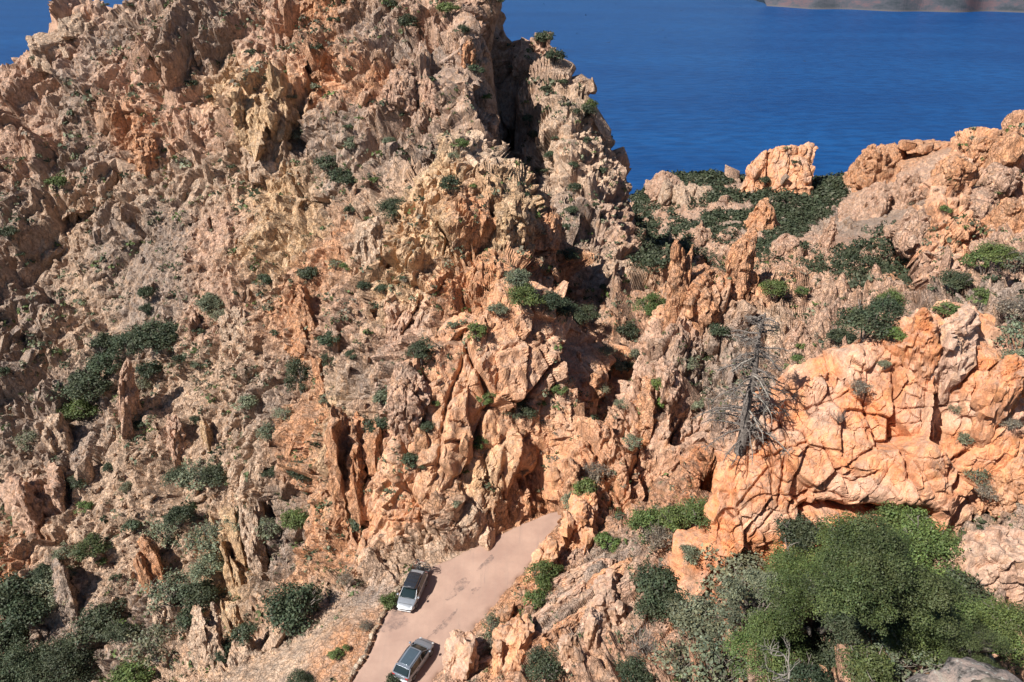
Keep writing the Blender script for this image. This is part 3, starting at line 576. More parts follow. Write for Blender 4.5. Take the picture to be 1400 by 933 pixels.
def rock_shape(seed, kind, w_, h_, d_, n=14):
    """kind: pinnacle / block / boulder / cone / wall; w_,d_ full widths, h_ visible height; the base goes below zero"""
    r_ = np.random.default_rng(seed); V, Fc = [], []; off = 0
    def add(v, f):
        nonlocal off
        V.append(v); Fc.append(f+off); off += len(v)
    def one(cx, cy, ww, hh, dd, taper, lean=(0, 0), m=n, vert=.65, rn=22.):
        v, f = hull(int(r_.integers(1e6)), m, (ww/2, dd/2, hh*.75), 16, .3, vert, rn)
        z = v[:, 2] + hh*.25; k_ = np.clip(z/hh, -.3, 1.2)
        v[:, 0] = v[:, 0]*(1-taper*k_) + cx + lean[0]*k_*hh; v[:, 1] = v[:, 1]*(1-taper*k_) + cy + lean[1]*k_*hh; v[:, 2] = z
        add(v, f)
    if kind == 'pinnacle':
        one(0, 0, w_*.85, h_, d_*.9, .28, (r_.normal()*.05, 0))
        for k_ in range(4):
            a2 = r_.uniform(0, 6.28); one(math.cos(a2)*w_*.27, math.sin(a2)*d_*.27, w_*r_.uniform(.42, .62), h_*r_.uniform(.35, .8), d_*.55, .2, (r_.normal()*.05, 0), 12 if n > 14 else 8)
    elif kind == 'cone':
        one(0, 0, w_, h_*.95, d_, .72)
        for k_ in range(3):
            a2 = r_.uniform(0, 6.28); one(math.cos(a2)*w_*.3, math.sin(a2)*d_*.3, w_*.5, h_*r_.uniform(.35, .6), d_*.5, .5, (0, 0), 8)
    elif kind == 'boulder':
        one(0, 0, w_, h_, d_, .1, (0, 0), n, .3, 9.)
    elif kind == 'block':
        one(0, 0, w_, h_, d_, .12)
        one(w_*.25, -d_*.2, w_*.55, h_*.6, d_*.6, .1, (0, 0), 8)
        one(-w_*.3, -d_*.15, w_*.45, h_*.75, d_*.6, .1, (0, 0), 8)
    elif kind == 'wall':
        for k_ in range(5):
            one((k_-2)*w_*.20 + r_.normal()*w_*.03, r_.normal()*d_*.12, w_*r_.uniform(.34, .52), h_*r_.uniform(.75, 1), d_*r_.uniform(.7, 1), .08, (0, 0), n if n < 22 else 14)
    elif kind == 'mesa':
        v, f = hull(seed, 34, (w_*.36, d_/2, h_*.75), 14, 0., .9, 30.); v[:, 2] = np.minimum(v[:, 2] + h_*.25, h_*(.97+.02*np.sin(v[:, 0]))); v[:, 0] += w_*.14; add(v, f)
        one(-w_*.28, 0, w_*.40, h_*.78, d_*.8, .25, (.12, 0), 22); one(-w_*.42, -d_*.1, w_*.25, h_*.45, d_*.6, .2, (.1, 0), 14); one(w_*.1, -d_*.35, w_*.5, h_*.35, d_*.5, .1, (0, 0), 14)
    elif kind == 'slab':
        one(0, 0, w_, h_, d_, .03)
    v = np.vstack(V); f = np.vstack(Fc)
    return roughen(v, f, max(w_, h_*.6)*.33, min(w_, h_)*.06, seed+50), f
M_rock_obj = rock_material('weathered granite of single rocks', False)
def place_rock(name, px, py, wpx, hpx, kind, tone, label=None, cat=None, lean=0, seed=None, dk=1., n=None, parent=None, group=None, rotz=None, sink=0):
    r0 = hit(px, py)
    if r0 is None: print('no hit', name, px, py); return None
    loc, nrm, t = r0; r_ = ray(px, py); dep = math.atan2(-r_[2], r_[1])
    W_ = wpx*t/F*(1.35 if kind in ('pinnacle', 'wall') and t < 180 and wpx < 45 else 1.12); H_ = hpx*t/F/max(.6, math.cos(dep)); seed = seed or int(px*7+py*13)
    D_w = W_*dk
    if kind in ('pinnacle', 'wall', 'block', 'cone') and name not in ('rock_pinnacle', 'rock_spire') and t < 180:
        H_ *= .86; D_w = W_*.8*dk + H_*.75; sink += .06
    n = n or (34 if wpx*hpx > 6000 else 22 if wpx*hpx > 2200 else 14 if wpx*hpx > 500 else 8)
    v, f = rock_shape(seed, kind, W_, H_, D_w, n)
    me_ = mesh_np(name, v, f, M_rock_obj)
    o = link(name, me_, parent); o.location = (loc[0], loc[1] + D_w*.32, loc[2] - H_*(.04+sink))
    az_ = math.atan2(-r_[0], r_[1]); o.rotation_euler = (0, R(lean), az_ + (R(rotz) if rotz is not None else 0))
    tv = np.array(tone)*random.uniform(.93, 1.07)*(1 if t > 70 else .8); o.color = (*tv, 1 if t > 70 else .35)
    if label: o['label'] = label; o['category'] = cat or 'rock'
    if group: o['group'] = group
    return o
ROCKS = [
 ('rock_outcrop',908,266,40,26,'pinnacle',TP,'small jagged outcrop on the shoreline ridge right beside the big mountain','rock',0,1),
 ('rock_outcrop',940,278,46,22,'wall',TT,'low pale outcrop between the big mountain and the square rock tower','rock',0,1),
 ('rock_cone',1043,316,46,42,'cone',TO,'small layered orange cone in the scrub right below the square rock tower','rock',0,1),
 ('rock_ridge',1196,250,62,50,'pinnacle',TO,'rounded fluted orange summit on the far ridge right of the square tower','rock',0,.8),
 ('rock_ridge',1236,216,40,16,'wall',TO,'low row of orange knobs on the skyline right of the fluted summit','rock',0,1),
 ('rock_ridge',1275,208,50,12,'wall',TO,'thin orange rock band along the skyline leading to the right tower','rock',0,1),
 ('rock_outcrop',1196,296,56,46,'cone',TP,'leaning pink outcrop in dark scrub below the fluted summit','rock',18,1),
 ('rock_outcrop',1246,280,48,44,'pinnacle',TP,'steep pink outcrop in dark scrub left of the tall right tower','rock',0,1),
 ('rock_outcrop',1262,330,60,50,'cone',TP,'broad pink cone of rock at the foot of the right tower','rock',0,1),
 ('rock_spire',1134,340,18,40,'pinnacle',TP,'thin pale spire standing alone amid dark far scrub','rock spire',0,1),
 ('rock_outcrop',1217,396,18,18,'cone',TP,'tiny pointed rock above the dark green tree','rock',0,1),
 ('rock_outcrop',960,330,30,26,'cone',TP,'small pink outcrop in scrub down the valley from the low pale outcrop','rock',0,1),
 ('rock_outcrop',1080,350,34,26,'pinnacle',TP,'weathered pink outcrop in the valley scrub between orange cone and thin spire','rock',0,1),
 ('rock_spire',1012,400,34,82,'pinnacle',TO,'tall twisted orange spire on the ridge above the dead pine','rock spire',0,1),
 ('rock_block',962,424,52,52,'block',TO,'square orange rock shoulder left of the twisted spire','rock',0,1),
 ('rock_spire',926,432,28,92,'pinnacle',TO,'slender sharp orange spire at the left end of the ridge','rock spire',-4,1),
 ('rock_spire',1095,470,34,28,'cone',TP,'low pink hump behind the dead pine','rock',0,1),
 ('rock_block',914,558,32,66,'block',TP,'pale upright block right beside the bright green bush','rock',0,1),
 ('rock_block',888,590,34,70,'pinnacle',TO,'upright fluted fin below the bright green bush','rock',0,1),
 ('rock_fin',780,682,22,54,'pinnacle',TO,'narrow orange fin standing where the road vanishes','rock spire',6,1),
 ('rock_fin',796,744,50,56,'block',TO,'squat orange rocks at the roadside bend','rock',0,1),
 ('rock_spire',698,335,66,66,'pinnacle',TY,'yellow topped pinnacle at the foot of the shadowed gully','rock pillar',0,.9),
 ('rock_pillar',505,350,44,46,'block',TT,'pale split block beside the dark oak above the orange pillar','rock',0,1),
 ('rock_pillar',742,330,40,50,'pinnacle',TO,'brown ribbed pinnacle right of the yellow topped pinnacle','rock',0,1),
 ('rock_boulder',558,590,62,72,'boulder',TP,'big smooth boulder with a shadowed undercut in mid slope','boulder',0,.9),
 ('rock_block',812,535,30,26,'block',TO,'pale wedge at the right end of the banded brow','rock',0,1),
 ('rock_cone',412,462,46,80,'cone',TO,'orange cone with dark side in the middle of the left slope','rock',0,1),
 ('rock_pillar',350,180,54,60,'wall',TY,'golden block cliff over the bright rib of the mountain','cliff',0,.8),
 ('rock_pillar',390,180,36,56,'pinnacle',TY,'golden pillar right of the golden block cliff','rock pillar',0,1),
 ('rock_block',365,245,60,36,'block',TT,'pale blocks below the golden cliff','rock',0,1),
 ('rock_pillar',190,228,32,56,'pinnacle',TO,'red orange buttress ending at the top of the scree','rock pillar',0,1),
 ('rock_block',60,80,50,34,'block',TT,'pale blocks on the far left skyline','rock',0,1),
 ('rock_block',100,42,44,28,'block',TT,'rounded pale blocks on the skyline left of the summit','rock',0,1),
 ('rock_block',545,140,40,50,'block',TP,'smooth pink slab under the slanting orange fins','rock',0,1),
 ('rock_block',585,150,30,50,'pinnacle',TP,'pink rib right of the smooth pink slab','rock',0,1),
 ('rock_block',640,82,18,36,'block',TO,'small bright block on the left edge of the gully','rock',0,1),
 ('rock_pinnacle',172,572,24,76,'pinnacle',TP,'lone leaning pinnacle in front of the dark oaks on the left slope','rock pinnacle',10,.8),
 ('rock_pillar',266,462,16,40,'pinnacle',TP,'thin pale stub beside grey shrubs on the left slope','rock',0,1),
 ('rock_block',320,470,34,50,'pinnacle',TT,'pale crag below the small oak on the left slope','rock',0,1),
 ('rock_pillar',438,545,22,56,'pinnacle',TO,'single orange column framed by dark shrubs','rock pillar',0,1),
 ('rock_pillar',230,620,26,46,'pinnacle',TP,'pink stub pillar low on the left slope','rock pillar',0,1),
 ('rock_pillar',281,618,11,50,'pinnacle',TY,'needle thin pale pillar low on the left slope','rock pillar',0,1),
 ('rock_pillar',74,620,26,50,'pinnacle',TT,'pale knob near the left edge above the slope shrubs','rock',0,1),
 ('rock_pillar',45,730,40,80,'wall',TP,'fluted pink columns at the left edge','rock pillar',0,1),
 ('rock_cone',200,806,24,66,'pinnacle',TO,'smooth orange cone in the stony gully at lower left','rock cone',0,.8),
 ('rock_pillar',318,830,28,118,'pinnacle',TY,'tall ochre pillar above the embankment','rock pillar',0,.9),
 ('rock_pillar',348,790,26,64,'pinnacle',TT,'curved pale pillar right of the tall ochre pillar','rock pillar',0,1),
 ('rock_pillar',316,872,18,36,'block',TY,'short block at the foot of the tall ochre pillar','rock',0,1),
 ('rock_pillar',276,905,26,50,'wall',TT,'split pale columns lower left of the tall ochre pillar','rock pillar',8,1),
 ('rock_pillar',74,872,32,82,'pinnacle',TG,'grey leaning pillar between dark trees at lower left','rock pillar',10,1),
 ('rock_pillar',218,852,34,40,'block',TT,'pale blocks between shrubs at lower left','rock',0,1),
 ('rock_buttress',480,690,56,110,'wall',TO,'fluted orange buttress left of the road cutting','rock buttress',0,.8),
 ('rock_boulder',1306,262,52,44,'boulder',TO,'rounded boulder on the shoulder of the upper right tower','boulder',0,1),
 ('rock_boulder',1345,228,36,40,'boulder',TO,'round topped block on the skyline at upper right','boulder',0,1),
 ('rock_boulder',1386,222,40,50,'block',TO,'stacked blocks against the right edge of the skyline','rock',0,1),
 ('rock_boulder',1372,262,46,34,'boulder',TP,'pink boulder beneath the stacked skyline blocks','boulder',0,1),
 ('rock_boulder',1340,300,60,40,'boulder',TP,'broad cracked boulder in the middle of the upper right crag','boulder',0,1),
 ('rock_boulder',1390,318,50,44,'boulder',TO,'orange boulder at the right edge of the upper crag','boulder',0,1),
 ('head_rock',1256,506,50,84,'boulder',TN,'grey capped head shaped rock standing on the near orange outcrop','rock',0,1),
 ('near_column',1306,520,50,100,'block',TP,'grey pink slab leaning against the head shaped rock','rock',8,1),
 ('near_boulder',1352,590,58,100,'boulder',TN,'large smooth orange lobe at the right of the near outcrop','boulder',10,1),
 ('near_block',1385,700,50,60,'boulder',TO,'smooth orange boulder at the right edge','boulder',0,1),
 ('near_block',1360,810,90,70,'block',TP,'lichen dotted pink slab at the right edge','rock',24,.8),
 ('near_block',1040,610,60,60,'pinnacle',TP,'broken blocks where the near outcrop meets the dead pine','rock',0,1),
 ('slope_block',812,880,20,36,'block',TP,'upright squared stone on the layered slope below the road','rock',0,1),
 ('slope_block',840,850,44,36,'block',TP,'tilted square blocks on the layered slope','rock',-20,1),
 ('slope_block',780,905,30,30,'boulder',TP,'small rounded block low on the layered slope','rock',0,1),
 ('slope_block',742,792,28,44,'pinnacle',TO,'yellow orange rib along the right edge of the road','rock rib',10,1),
 ('slope_block',694,912,46,38,'block',TO,'orange ribs right of the lower car','rock rib',14,1),
 ('slope_block',628,922,44,32,'block',TP,'tan rocks hiding the flank of the lower car','rock',10,1),
]
for r_ in ROCKS:
    nm, px, py, wp, hp, kd, tn, lb, ct_, ln, dk = r_
    place_rock(nm if not nm.startswith(('near_', 'slope_', 'head_', 'castle_')) else {'near': 'rock_outcrop', 'slop': 'rock_block', 'head': 'head_shaped_rock', 'cast': 'flat_topped_rock'}[nm[:4]], px, py, wp, hp, kd, tn, lb, ct_, ln, None, dk)
# upright edges of the layered slope below the road
SL = [(690,849,775,787,.30,'long pale layer edge beside the road, topmost of the tilted layers'),(709,846,795,798,.25,'second tilted layer edge from the road'),(718,853,800,806,.34,'third tilted layer edge from the road with a dark gap above it'),(796,806,866,768,.30,'upper right tilted layer edge reaching the dark round oak'),
 (754,801,846,760,.22,'thin tilted layer edge just below the roadside shrub'),(772,776,798,758,.22,'shortest layer edge at the top of the layered slope'),(757,862,866,801,.36,'thick tilted layer edge crossing the middle of the layered slope'),(692,903,754,863,.34,'tilted layer edge low on the left of the layered slope'),
 (804,853,843,834,.40,'short thick layer edge above the upright squared stone'),(730,894,784,859,.26,'tilted layer edge above the bottom oak shrub'),(656,915,692,894,.26,'tilted layer edge nearest the lower car'),(784,924,826,905,.30,'lowest tilted layer edge right of the bottom oak shrub'),(660,931,686,917,.24,'tilted layer edge at the bottom edge of the photo'),(812,824,866,797,.26,'tilted layer edge left of the dark round oak')]
w3 = Vector((-.3, .3, .9)).normalized()
for i, (xa, ya, xb, yb, th, lb) in enumerate(SL):
    ha, hb = hit(xa, ya), hit(xb, yb)
    if not ha or not hb: continue
    t_ = (ha[2] + hb[2])/2; A3, B3 = Vector(P(xa, ya, (ha[2]*.2+t_*.8))), Vector(P(xb, yb, (hb[2]*.2+t_*.8))); u3 = (B3-A3); Ln = u3.length; u3.normalize()
    z3 = (w3 - u3*w3.dot(u3)).normalized(); y3 = z3.cross(u3)
    v, f = hull(700+i, 22, (Ln*.54, th*random.uniform(.9, 1.3), .8), 12, .1, .9, 40.); v[:, 0] *= 1; v = roughen(v, f, .9, .10, 720+i, 1.2)
    o = link('rock_layer', mesh_np('rock_layer', v, f, M_rock_obj)); Mx = Matrix((u3, y3, z3)).transposed().to_4x4(); Mx.translation = (A3+B3)/2 - z3*.35; o.matrix_world = Mx
    o.color = (*(np.array(TP if i % 3 else TO)*random.uniform(.8, .94)), .45); o['label'] = lb; o['category'] = 'rock layer'

# ---- scattered blocks: the 300 that show largest one by one, all the rest joined
protos = []
for k in range(10):
    v, f = hull(900+k, 3, (.5, .42, .62) if k < 6 else (.6, .5, .35), 10, .3, .6, 30.); protos.append((v, f))
quad_area = None
cen = pts2.reshape(NA, NR, 3)
Nn3 = Nn.reshape(NA, NR, 3); ro3 = rough.reshape(NA, NR); kr3 = kr.reshape(NA, NR); di3 = dist.reshape(NA, NR)
sx_, sy_, st_ = proj(cen.reshape(-1, 3)); sx_ = sx_.reshape(NA, NR); sy_ = sy_.reshape(NA, NR)
okp = (sx_ > -60) & (sx_ < 1460) & (sy_ > -60) & (sy_ < 1000) & (kr3 >= 1)
vv_ = np.zeros_like(okp); vv_[:, 1:] = (np.arctan2(cen[:, 1:, 2]-CH, np.hypot(cen[:, 1:, 0], cen[:, 1:, 1])) > np.maximum.accumulate(np.arctan2(cen[:, :, 2]-CH, np.hypot(cen[:, :, 0], cen[:, :, 1])), 1)[:, :-1] - .004)
smc = [(march(px, py), rp, v) for px, py, rp, v in SM]; smc = [(c_, rp*np.linalg.norm(c_-(0,0,CH))/F, v) for c_, rp, v in smc if c_ is not None]
def sample_hits(n_):
    out_ = []
    for _ in range(n_):
        px, py = rng.uniform(-40, 1440), rng.uniform(-40, 960); d_ = Vector(ray(px, py)).normalized(); best = None
        for ob in CAST:
            ok, l_, n2, _i = ob.ray_cast(Vector((0, 0, CH)), d_)
            if ok and (best is None or (l_-Vector((0, 0, CH))).length_squared < best[3]): best = (l_, n2, ob, (l_-Vector((0, 0, CH))).length_squared)
        if best is None: continue
        p_ = np.array(best[0]); rg = 1.
        if best[2] is terrain:
            for c_, rad, v in smc:
                g_ = math.exp(-((p_-c_)**2).sum()/rad**2*1.2); rg = rg*(1-g_) + rg*v*g_
        elif best[2].name == 'orange_outcrop': rg = 2.
        if dist_road(p_[0:1], p_[1:2])[0] < .5: continue
        n3 = np.array(best[1]); n3 = n3 if n3 @ np.array(d_) < 0 else -n3
        out_.append((p_, n3, math.sqrt(best[3]), rg, px, py))
    return out_
items = []
for p, nn, dd, rg_, px_, py_ in sample_hits(15000):
    if rg_ > 1.5 or rg_ < .3: continue
    px_size = (rng.pareto(2.2) + .8)*(3.8 if rg_ > .66 else 3.2)
    px_size = min(px_size, 24 if rg_ > .66 else 12)
    if dd > 190 and rng.random() < .6: continue
    if rg_ > .66 and rng.random() < .72: continue
    nm_ = nn*.5 + np.array((0, -.2, .6)); nm_ /= np.linalg.norm(nm_)
    items.append((px_size, p, nm_, px_size*dd/F, rg_))
items.sort(key=lambda a: -a[0])
pm = [mesh_np('rock', v, f, M_rock_obj) for v, f in protos]
JV, JF, JP, off = [], [], [], 0
tn_all = tint_at(np.array([it[1] for it in items]))
for q, (ps, p, nn, sz, rg_) in enumerate(items):
    k = int(rng.integers(0, 10))
    tall = rng.uniform(1.1, 2.3) if rg_ > .66 else rng.uniform(.6, 1.1)
    S = np.array((sz*rng.uniform(.6, 1.1), sz*rng.uniform(.6, 1.1), sz*tall))
    lean = R(14)*(1 if p[0] < 0 else -.6) + rng.normal()*.22; rz = rng.uniform(0, 6.28)
    Mx = Matrix.Rotation(lean, 3, 'Y') @ Matrix.Rotation(rng.normal()*.25, 3, 'X') @ Matrix.Rotation(rz, 3, 'Z')
    if q < 300:
        o = link('rock', pm[k], terrain); o.location = p - nn*sz*(.22 if rg_ > .66 else .05); o.rotation_euler = Mx.to_euler(); o.scale = S; o.color = (*(tn_all[q]*rng.uniform(.8, 1.15)), 1)
    else:
        v, f = protos[k]; vv = (v*S) @ np.array(Mx).T + p - nn*sz*(.22 if rg_ > .66 else .05)
        JV.append(vv); JF.append(f+off); off += len(v); JP.append(np.repeat((tn_all[q]*rng.uniform(.75, 1.2))[None], len(v), 0))
JV = np.vstack(JV); JP = np.vstack(JP)
me = mesh_np('rock_debris', JV, np.vstack(JF), M_rock)
a_ = me.color_attributes.new('tint', 'FLOAT_COLOR', 'POINT'); a_.data.foreach_set('color', np.concatenate((JP, np.ones((len(JP), 1))), 1).astype(np.float32).ravel())
link('rock_debris', me, terrain, kind='stuff')
print('debris', len(JV), len(items))

# ---------------------------------------------------------------- vegetation
def leaf_material(name):
    s = NT(name); oi = s.n('ShaderNodeObjectInfo'); a = s.n('ShaderNodeAttribute', attribute_name='leaf')
    c = s.mix(1., oi.outputs['Color'], a.outputs['Color'], 'MULTIPLY')
    g = s.geo(); n1 = s.noise(g.outputs['Position'], 1.1, 3, .6)
    c = s.mix(s.mr(n1, .45, .7, 0, .35), c, s.mix(.5, c, (.20, .19, .09)))
    s.base(c, .62, .35)
    tl = s.n('ShaderNodeBsdfTranslucent'); s.l(c, tl.inputs[0]); mx = s.n('ShaderNodeMixShader'); mx.inputs[0].default_value = .18
    s.l(s.b.outputs[0], mx.inputs[1]); s.l(tl.outputs[0], mx.inputs[2]); s.l(mx.outputs[0], s.o.inputs[0]); return s.m
M_leaf = leaf_material('small leathery leaves')
s = NT('grey bark'); g = s.geo(); s.base(s.ramp(s.noise(g.outputs['Position'], 9, 5, .7), [(.35, (.09, .075, .065)), (.65, (.24, .21, .185))]), .9, .1); M_bark = s.m
s = NT('grey dead wood'); g = s.geo(); s.base(s.ramp(s.noise(g.outputs['Position'], 6, 5, .7), [(.35, (.07, .06, .055)), (.65, (.23, .20, .18))]), .9, .1); M_dead = s.m
s = NT('silver dead twig'); g = s.geo(); s.base(s.ramp(s.noise(g.outputs['Position'], 12, 5, .7), [(.35, (.16, .145, .125)), (.65, (.32, .29, .26))]), .85, .1); M_silver = s.m
class Tubes:
    def __init__(s): s.v, s.f, s.n = [], [], 0
    def tube(s, pts_, r0, r1, k=5):
        pts_ = [Vector(p) for p in pts_]; m = len(pts_); up = Vector((.31, .2, .93))
        for i, p in enumerate(pts_):
            t = (pts_[min(i+1, m-1)] - pts_[max(i-1, 0)]).normalized(); a1 = t.cross(up)
            if a1.length < .01: a1 = t.cross(Vector((1, 0, 0)))
            a1.normalize(); b1 = t.cross(a1); r = r0 + (r1-r0)*i/(m-1)
            for q in range(k):
                an = q/k*2*math.pi; s.v.append(p + a1*math.cos(an)*r + b1*math.sin(an)*r)
        for i in range(m-1):
            for q in range(k):
                a2 = s.n + i*k + q; b2 = s.n + i*k + (q+1) % k; s.f.append((a2, b2, b2+k, a2+k))
        s.n += m*k
    def mesh(s, name, mat): return mesh_np(name, [tuple(x) for x in s.v], s.f, mat, True)
def crown_mesh(seed, leaves, lsize, dims=(1, 1, .8), nclump=22, sparse=0., upb=.35, tall=0, name='crown', cscale=1.):
    """unit-radius crown of many small leaf faces gathered in clumps"""
    r_ = np.random.default_rng(seed)
    d = r_.normal(size=(nclump, 3)); d /= np.linalg.norm(d, axis=1)[:, None]; d[:, 2] = np.abs(d[:, 2])*1.1 - .25
    cc = d*r_.uniform(.35, .78 if cscale > .6 else 1.0, (nclump, 1))
    if cscale < .6:      # several separate heads of foliage with deep gaps between
        ns_ = 13; sd2 = r_.normal(size=(ns_, 3)); sd2 /= np.linalg.norm(sd2, axis=1)[:, None]; sd2[:, 2] = np.abs(sd2[:, 2])*1.1 - .2; sc2 = sd2*r_.uniform(.45, .78, (ns_, 1)); sr2 = r_.uniform(.20, .36, ns_); wh = r_.integers(0, ns_, nclump); cc = sc2[wh] + d*sr2[wh][:, None]*r_.uniform(.6, 1., (nclump, 1)); hv = r_.uniform(.72, 1.25, ns_)[wh]
    else: hv = np.ones(nclump)
    cr = r_.uniform(.22, .46, nclump)*cscale
    pr = cr**2/np.sum(cr**2); which = r_.choice(nclump, leaves, p=pr)
    u = r_.normal(size=(leaves, 3)); u /= np.linalg.norm(u, axis=1)[:, None]; u[:, 2] = np.where(u[:, 2] < -.3, -u[:, 2]*.6, u[:, 2])
    rad = cr[which]*(r_.uniform(0, 1, leaves)**(.28 if sparse < .5 else .7))*(1+.16*r_.normal(size=leaves))
    c = (cc[which] + u*rad[:, None])*np.array(dims)
    nrm = u*.9 + r_.normal(size=(leaves, 3))*.55 + np.array((0, 0, upb)); nrm /= np.linalg.norm(nrm, axis=1)[:, None]
    t1 = np.cross(nrm, r_.normal(size=(leaves, 3))); t1 /= np.linalg.norm(t1, axis=1)[:, None]; t2 = np.cross(nrm, t1)
    ls = lsize*r_.uniform(.6, 1.35, leaves)[:, None]
    q = np.stack((c - t1*ls, c - t2*ls*.62, c + t1*ls, c + t2*ls*.62), 1).reshape(-1, 3)
    me = mesh_np(name, q, np.arange(leaves*4).reshape(-1, 4), M_leaf)
    val = (r_.uniform(.7, 1.35, leaves)*(.7 + .6*r_.uniform(0, 1, nclump)[which])*hv[which])
    hue = r_.normal(size=leaves)*.07
    cl = np.stack((val*(1+hue), val, val*(1-hue), np.ones(leaves)), 1); cl = np.repeat(cl, 4, 0).astype(np.float32)
    a_ = me.color_attributes.new('leaf', 'FLOAT_COLOR', 'POINT'); a_.data.foreach_set('color', cl.ravel()); return me
def stem_mesh(seed, n_=7, r_=.035, name='stem', mat=None, reach=.75):
    rr_ = random.Random(seed); tb = Tubes()
    for i in range(n_):
        a2 = rr_.uniform(0, 6.28); b = rr_.uniform(.15, reach); h = rr_.uniform(.35, .85)
        p0 = Vector((rr_.uniform(-.05, .05), rr_.uniform(-.05, .05), -.75)); p3 = Vector((math.cos(a2)*b, math.sin(a2)*b, h*.8))
        p1 = p0.lerp(p3, .33) + Vector((rr_.uniform(-.08, .08), rr_.uniform(-.08, .08), .05)); p2 = p0.lerp(p3, .66) + Vector((rr_.uniform(-.1, .1), rr_.uniform(-.1, .1), .05))
        tb.tube([p0, p1, p2, p3], r_, r_*.3)
        for k in range(3):
            q0 = p1.lerp(p3, rr_.uniform(.1, .8)); q1 = q0 + Vector((rr_.uniform(-.3, .3), rr_.uniform(-.3, .3), rr_.uniform(.05, .35))); tb.tube([q0, (q0+q1)/2 + Vector((0, .03, .03)), q1], r_*.45, r_*.15, 4)
    return tb.mesh(name, mat or M_bark)
CR = {}
for k in range(4):
    CR['tiny', k] = crown_mesh(100+k, 420, .105, (1, 1, .75), 9, name='shrub_crown')
    CR['small', k] = crown_mesh(110+k, 1500, .062, (1, 1, .8), 16, name='crown')
    CR['mid', k] = crown_mesh(120+k, 4200, .038, (1, 1, .82), 34, name='crown', cscale=.8)
    CR['sparse', k] = crown_mesh(140+k, 1300, .045, (1, 1, .8), 22, 1., name='crown')
for k in range(3):
    CR['big', k] = crown_mesh(130+k, 17000, .020, (1, 1, .85), 70, name='crown', cscale=.68)
ST = [stem_mesh(k) for k in range(4)]; TW = [stem_mesh(30+k, 26, .012, 'stem', M_dead, 1.0) for k in range(3)]
VC = {'K': (.040, .056, .030), 'G': (.078, .112, .032), 'L': (.11, .16, .04), 'S': (.135, .15, .095), 'B': (.17, .145, .11), 'D': (.060, .083, .028)}
LM = [('the square rock tower', 1060, 235), ('the honeycomb cliff', 600, 320), ('the pale knobbly pillar', 652, 220), ('the shadowed gully', 692, 160), ('the parked car with the roof box', 565, 810), ('the lower car', 570, 905),
      ('the dead pine', 1012, 530), ('the twisted orange spire', 1012, 370), ('the sharp orange spire', 926, 400), ('the big smooth boulder', 558, 555), ('the orange cone', 412, 425), ('the lone leaning pinnacle', 172, 530),
      ('the tall ochre pillar', 318, 780), ('the smooth orange cone', 200, 780), ('the banded rock brow', 760, 480), ('the road bend', 748, 703), ('the golden cliff', 350, 155), ('the head shaped rock', 1256, 460), ('the near orange outcrop', 1180, 620),
      ('the black crack', 1180, 690), ('the fluted summit', 1196, 225), ('the upper right tower', 1290, 300), ('the layered slope', 810, 800), ('the mountain skyline', 820, 150), ('the left skyline', 60, 70), ('the scree top', 300, 215), ('the stony scree', 180, 340),
      ('the embankment', 420, 880), ('the ochre split columns', 378, 520), ('the roadside buttress', 665, 680), ('the red brown face', 825, 300), ('the bottom left corner', 0, 933), ('the bottom right rock', 1330, 920), ('the yellow topped pinnacle', 698, 300), ('the needle thin pillar', 281, 595)]
KN = {'K': 'dark green', 'G': 'green', 'L': 'bright yellow green', 'S': 'grey green', 'B': 'brown leafless', 'D': 'deep green'}
used = {}
def dirw(dx, dy, d):
    a = math.degrees(math.atan2(-dy, dx)) % 360; k = int((a+22.5)//45) % 8
    w_ = ['right of', 'up and right of', 'above', 'up and left of', 'left of', 'down and left of', 'below', 'down and right of'][k]
    pre = 'close ' if d < 34 else 'well ' if d > 85 else ''
    return pre + w_
def bush_label(px, py, dia, ty):
    sz = 'tiny' if dia < 14 else 'small' if dia < 24 else 'medium' if dia < 42 else 'large' if dia < 75 else 'very large'
    c = sorted(LM, key=lambda l: math.hypot(l[1]-px, l[2]-py))
    for i in range(4):
        l = c[i]; d = math.hypot(px-l[1], py-l[2]); lb = '%s %s shrub %s %s' % (sz, KN[ty], dirw(px-l[1], py-l[2], d), l[0])
        if lb not in used: used[lb] = 1; return lb
    l, m2 = c[0], c[1]
    for m2 in c[1:6]:
        lb = '%s %s shrub %s %s, %s %s' % (sz, KN[ty], dirw(px-l[1], py-l[2], 50), l[0].replace('the ', ''), dirw(px-m2[1], py-m2[2], 50), m2[0].replace('the ', ''))
        if lb not in used: used[lb] = 1; return lb
    return lb
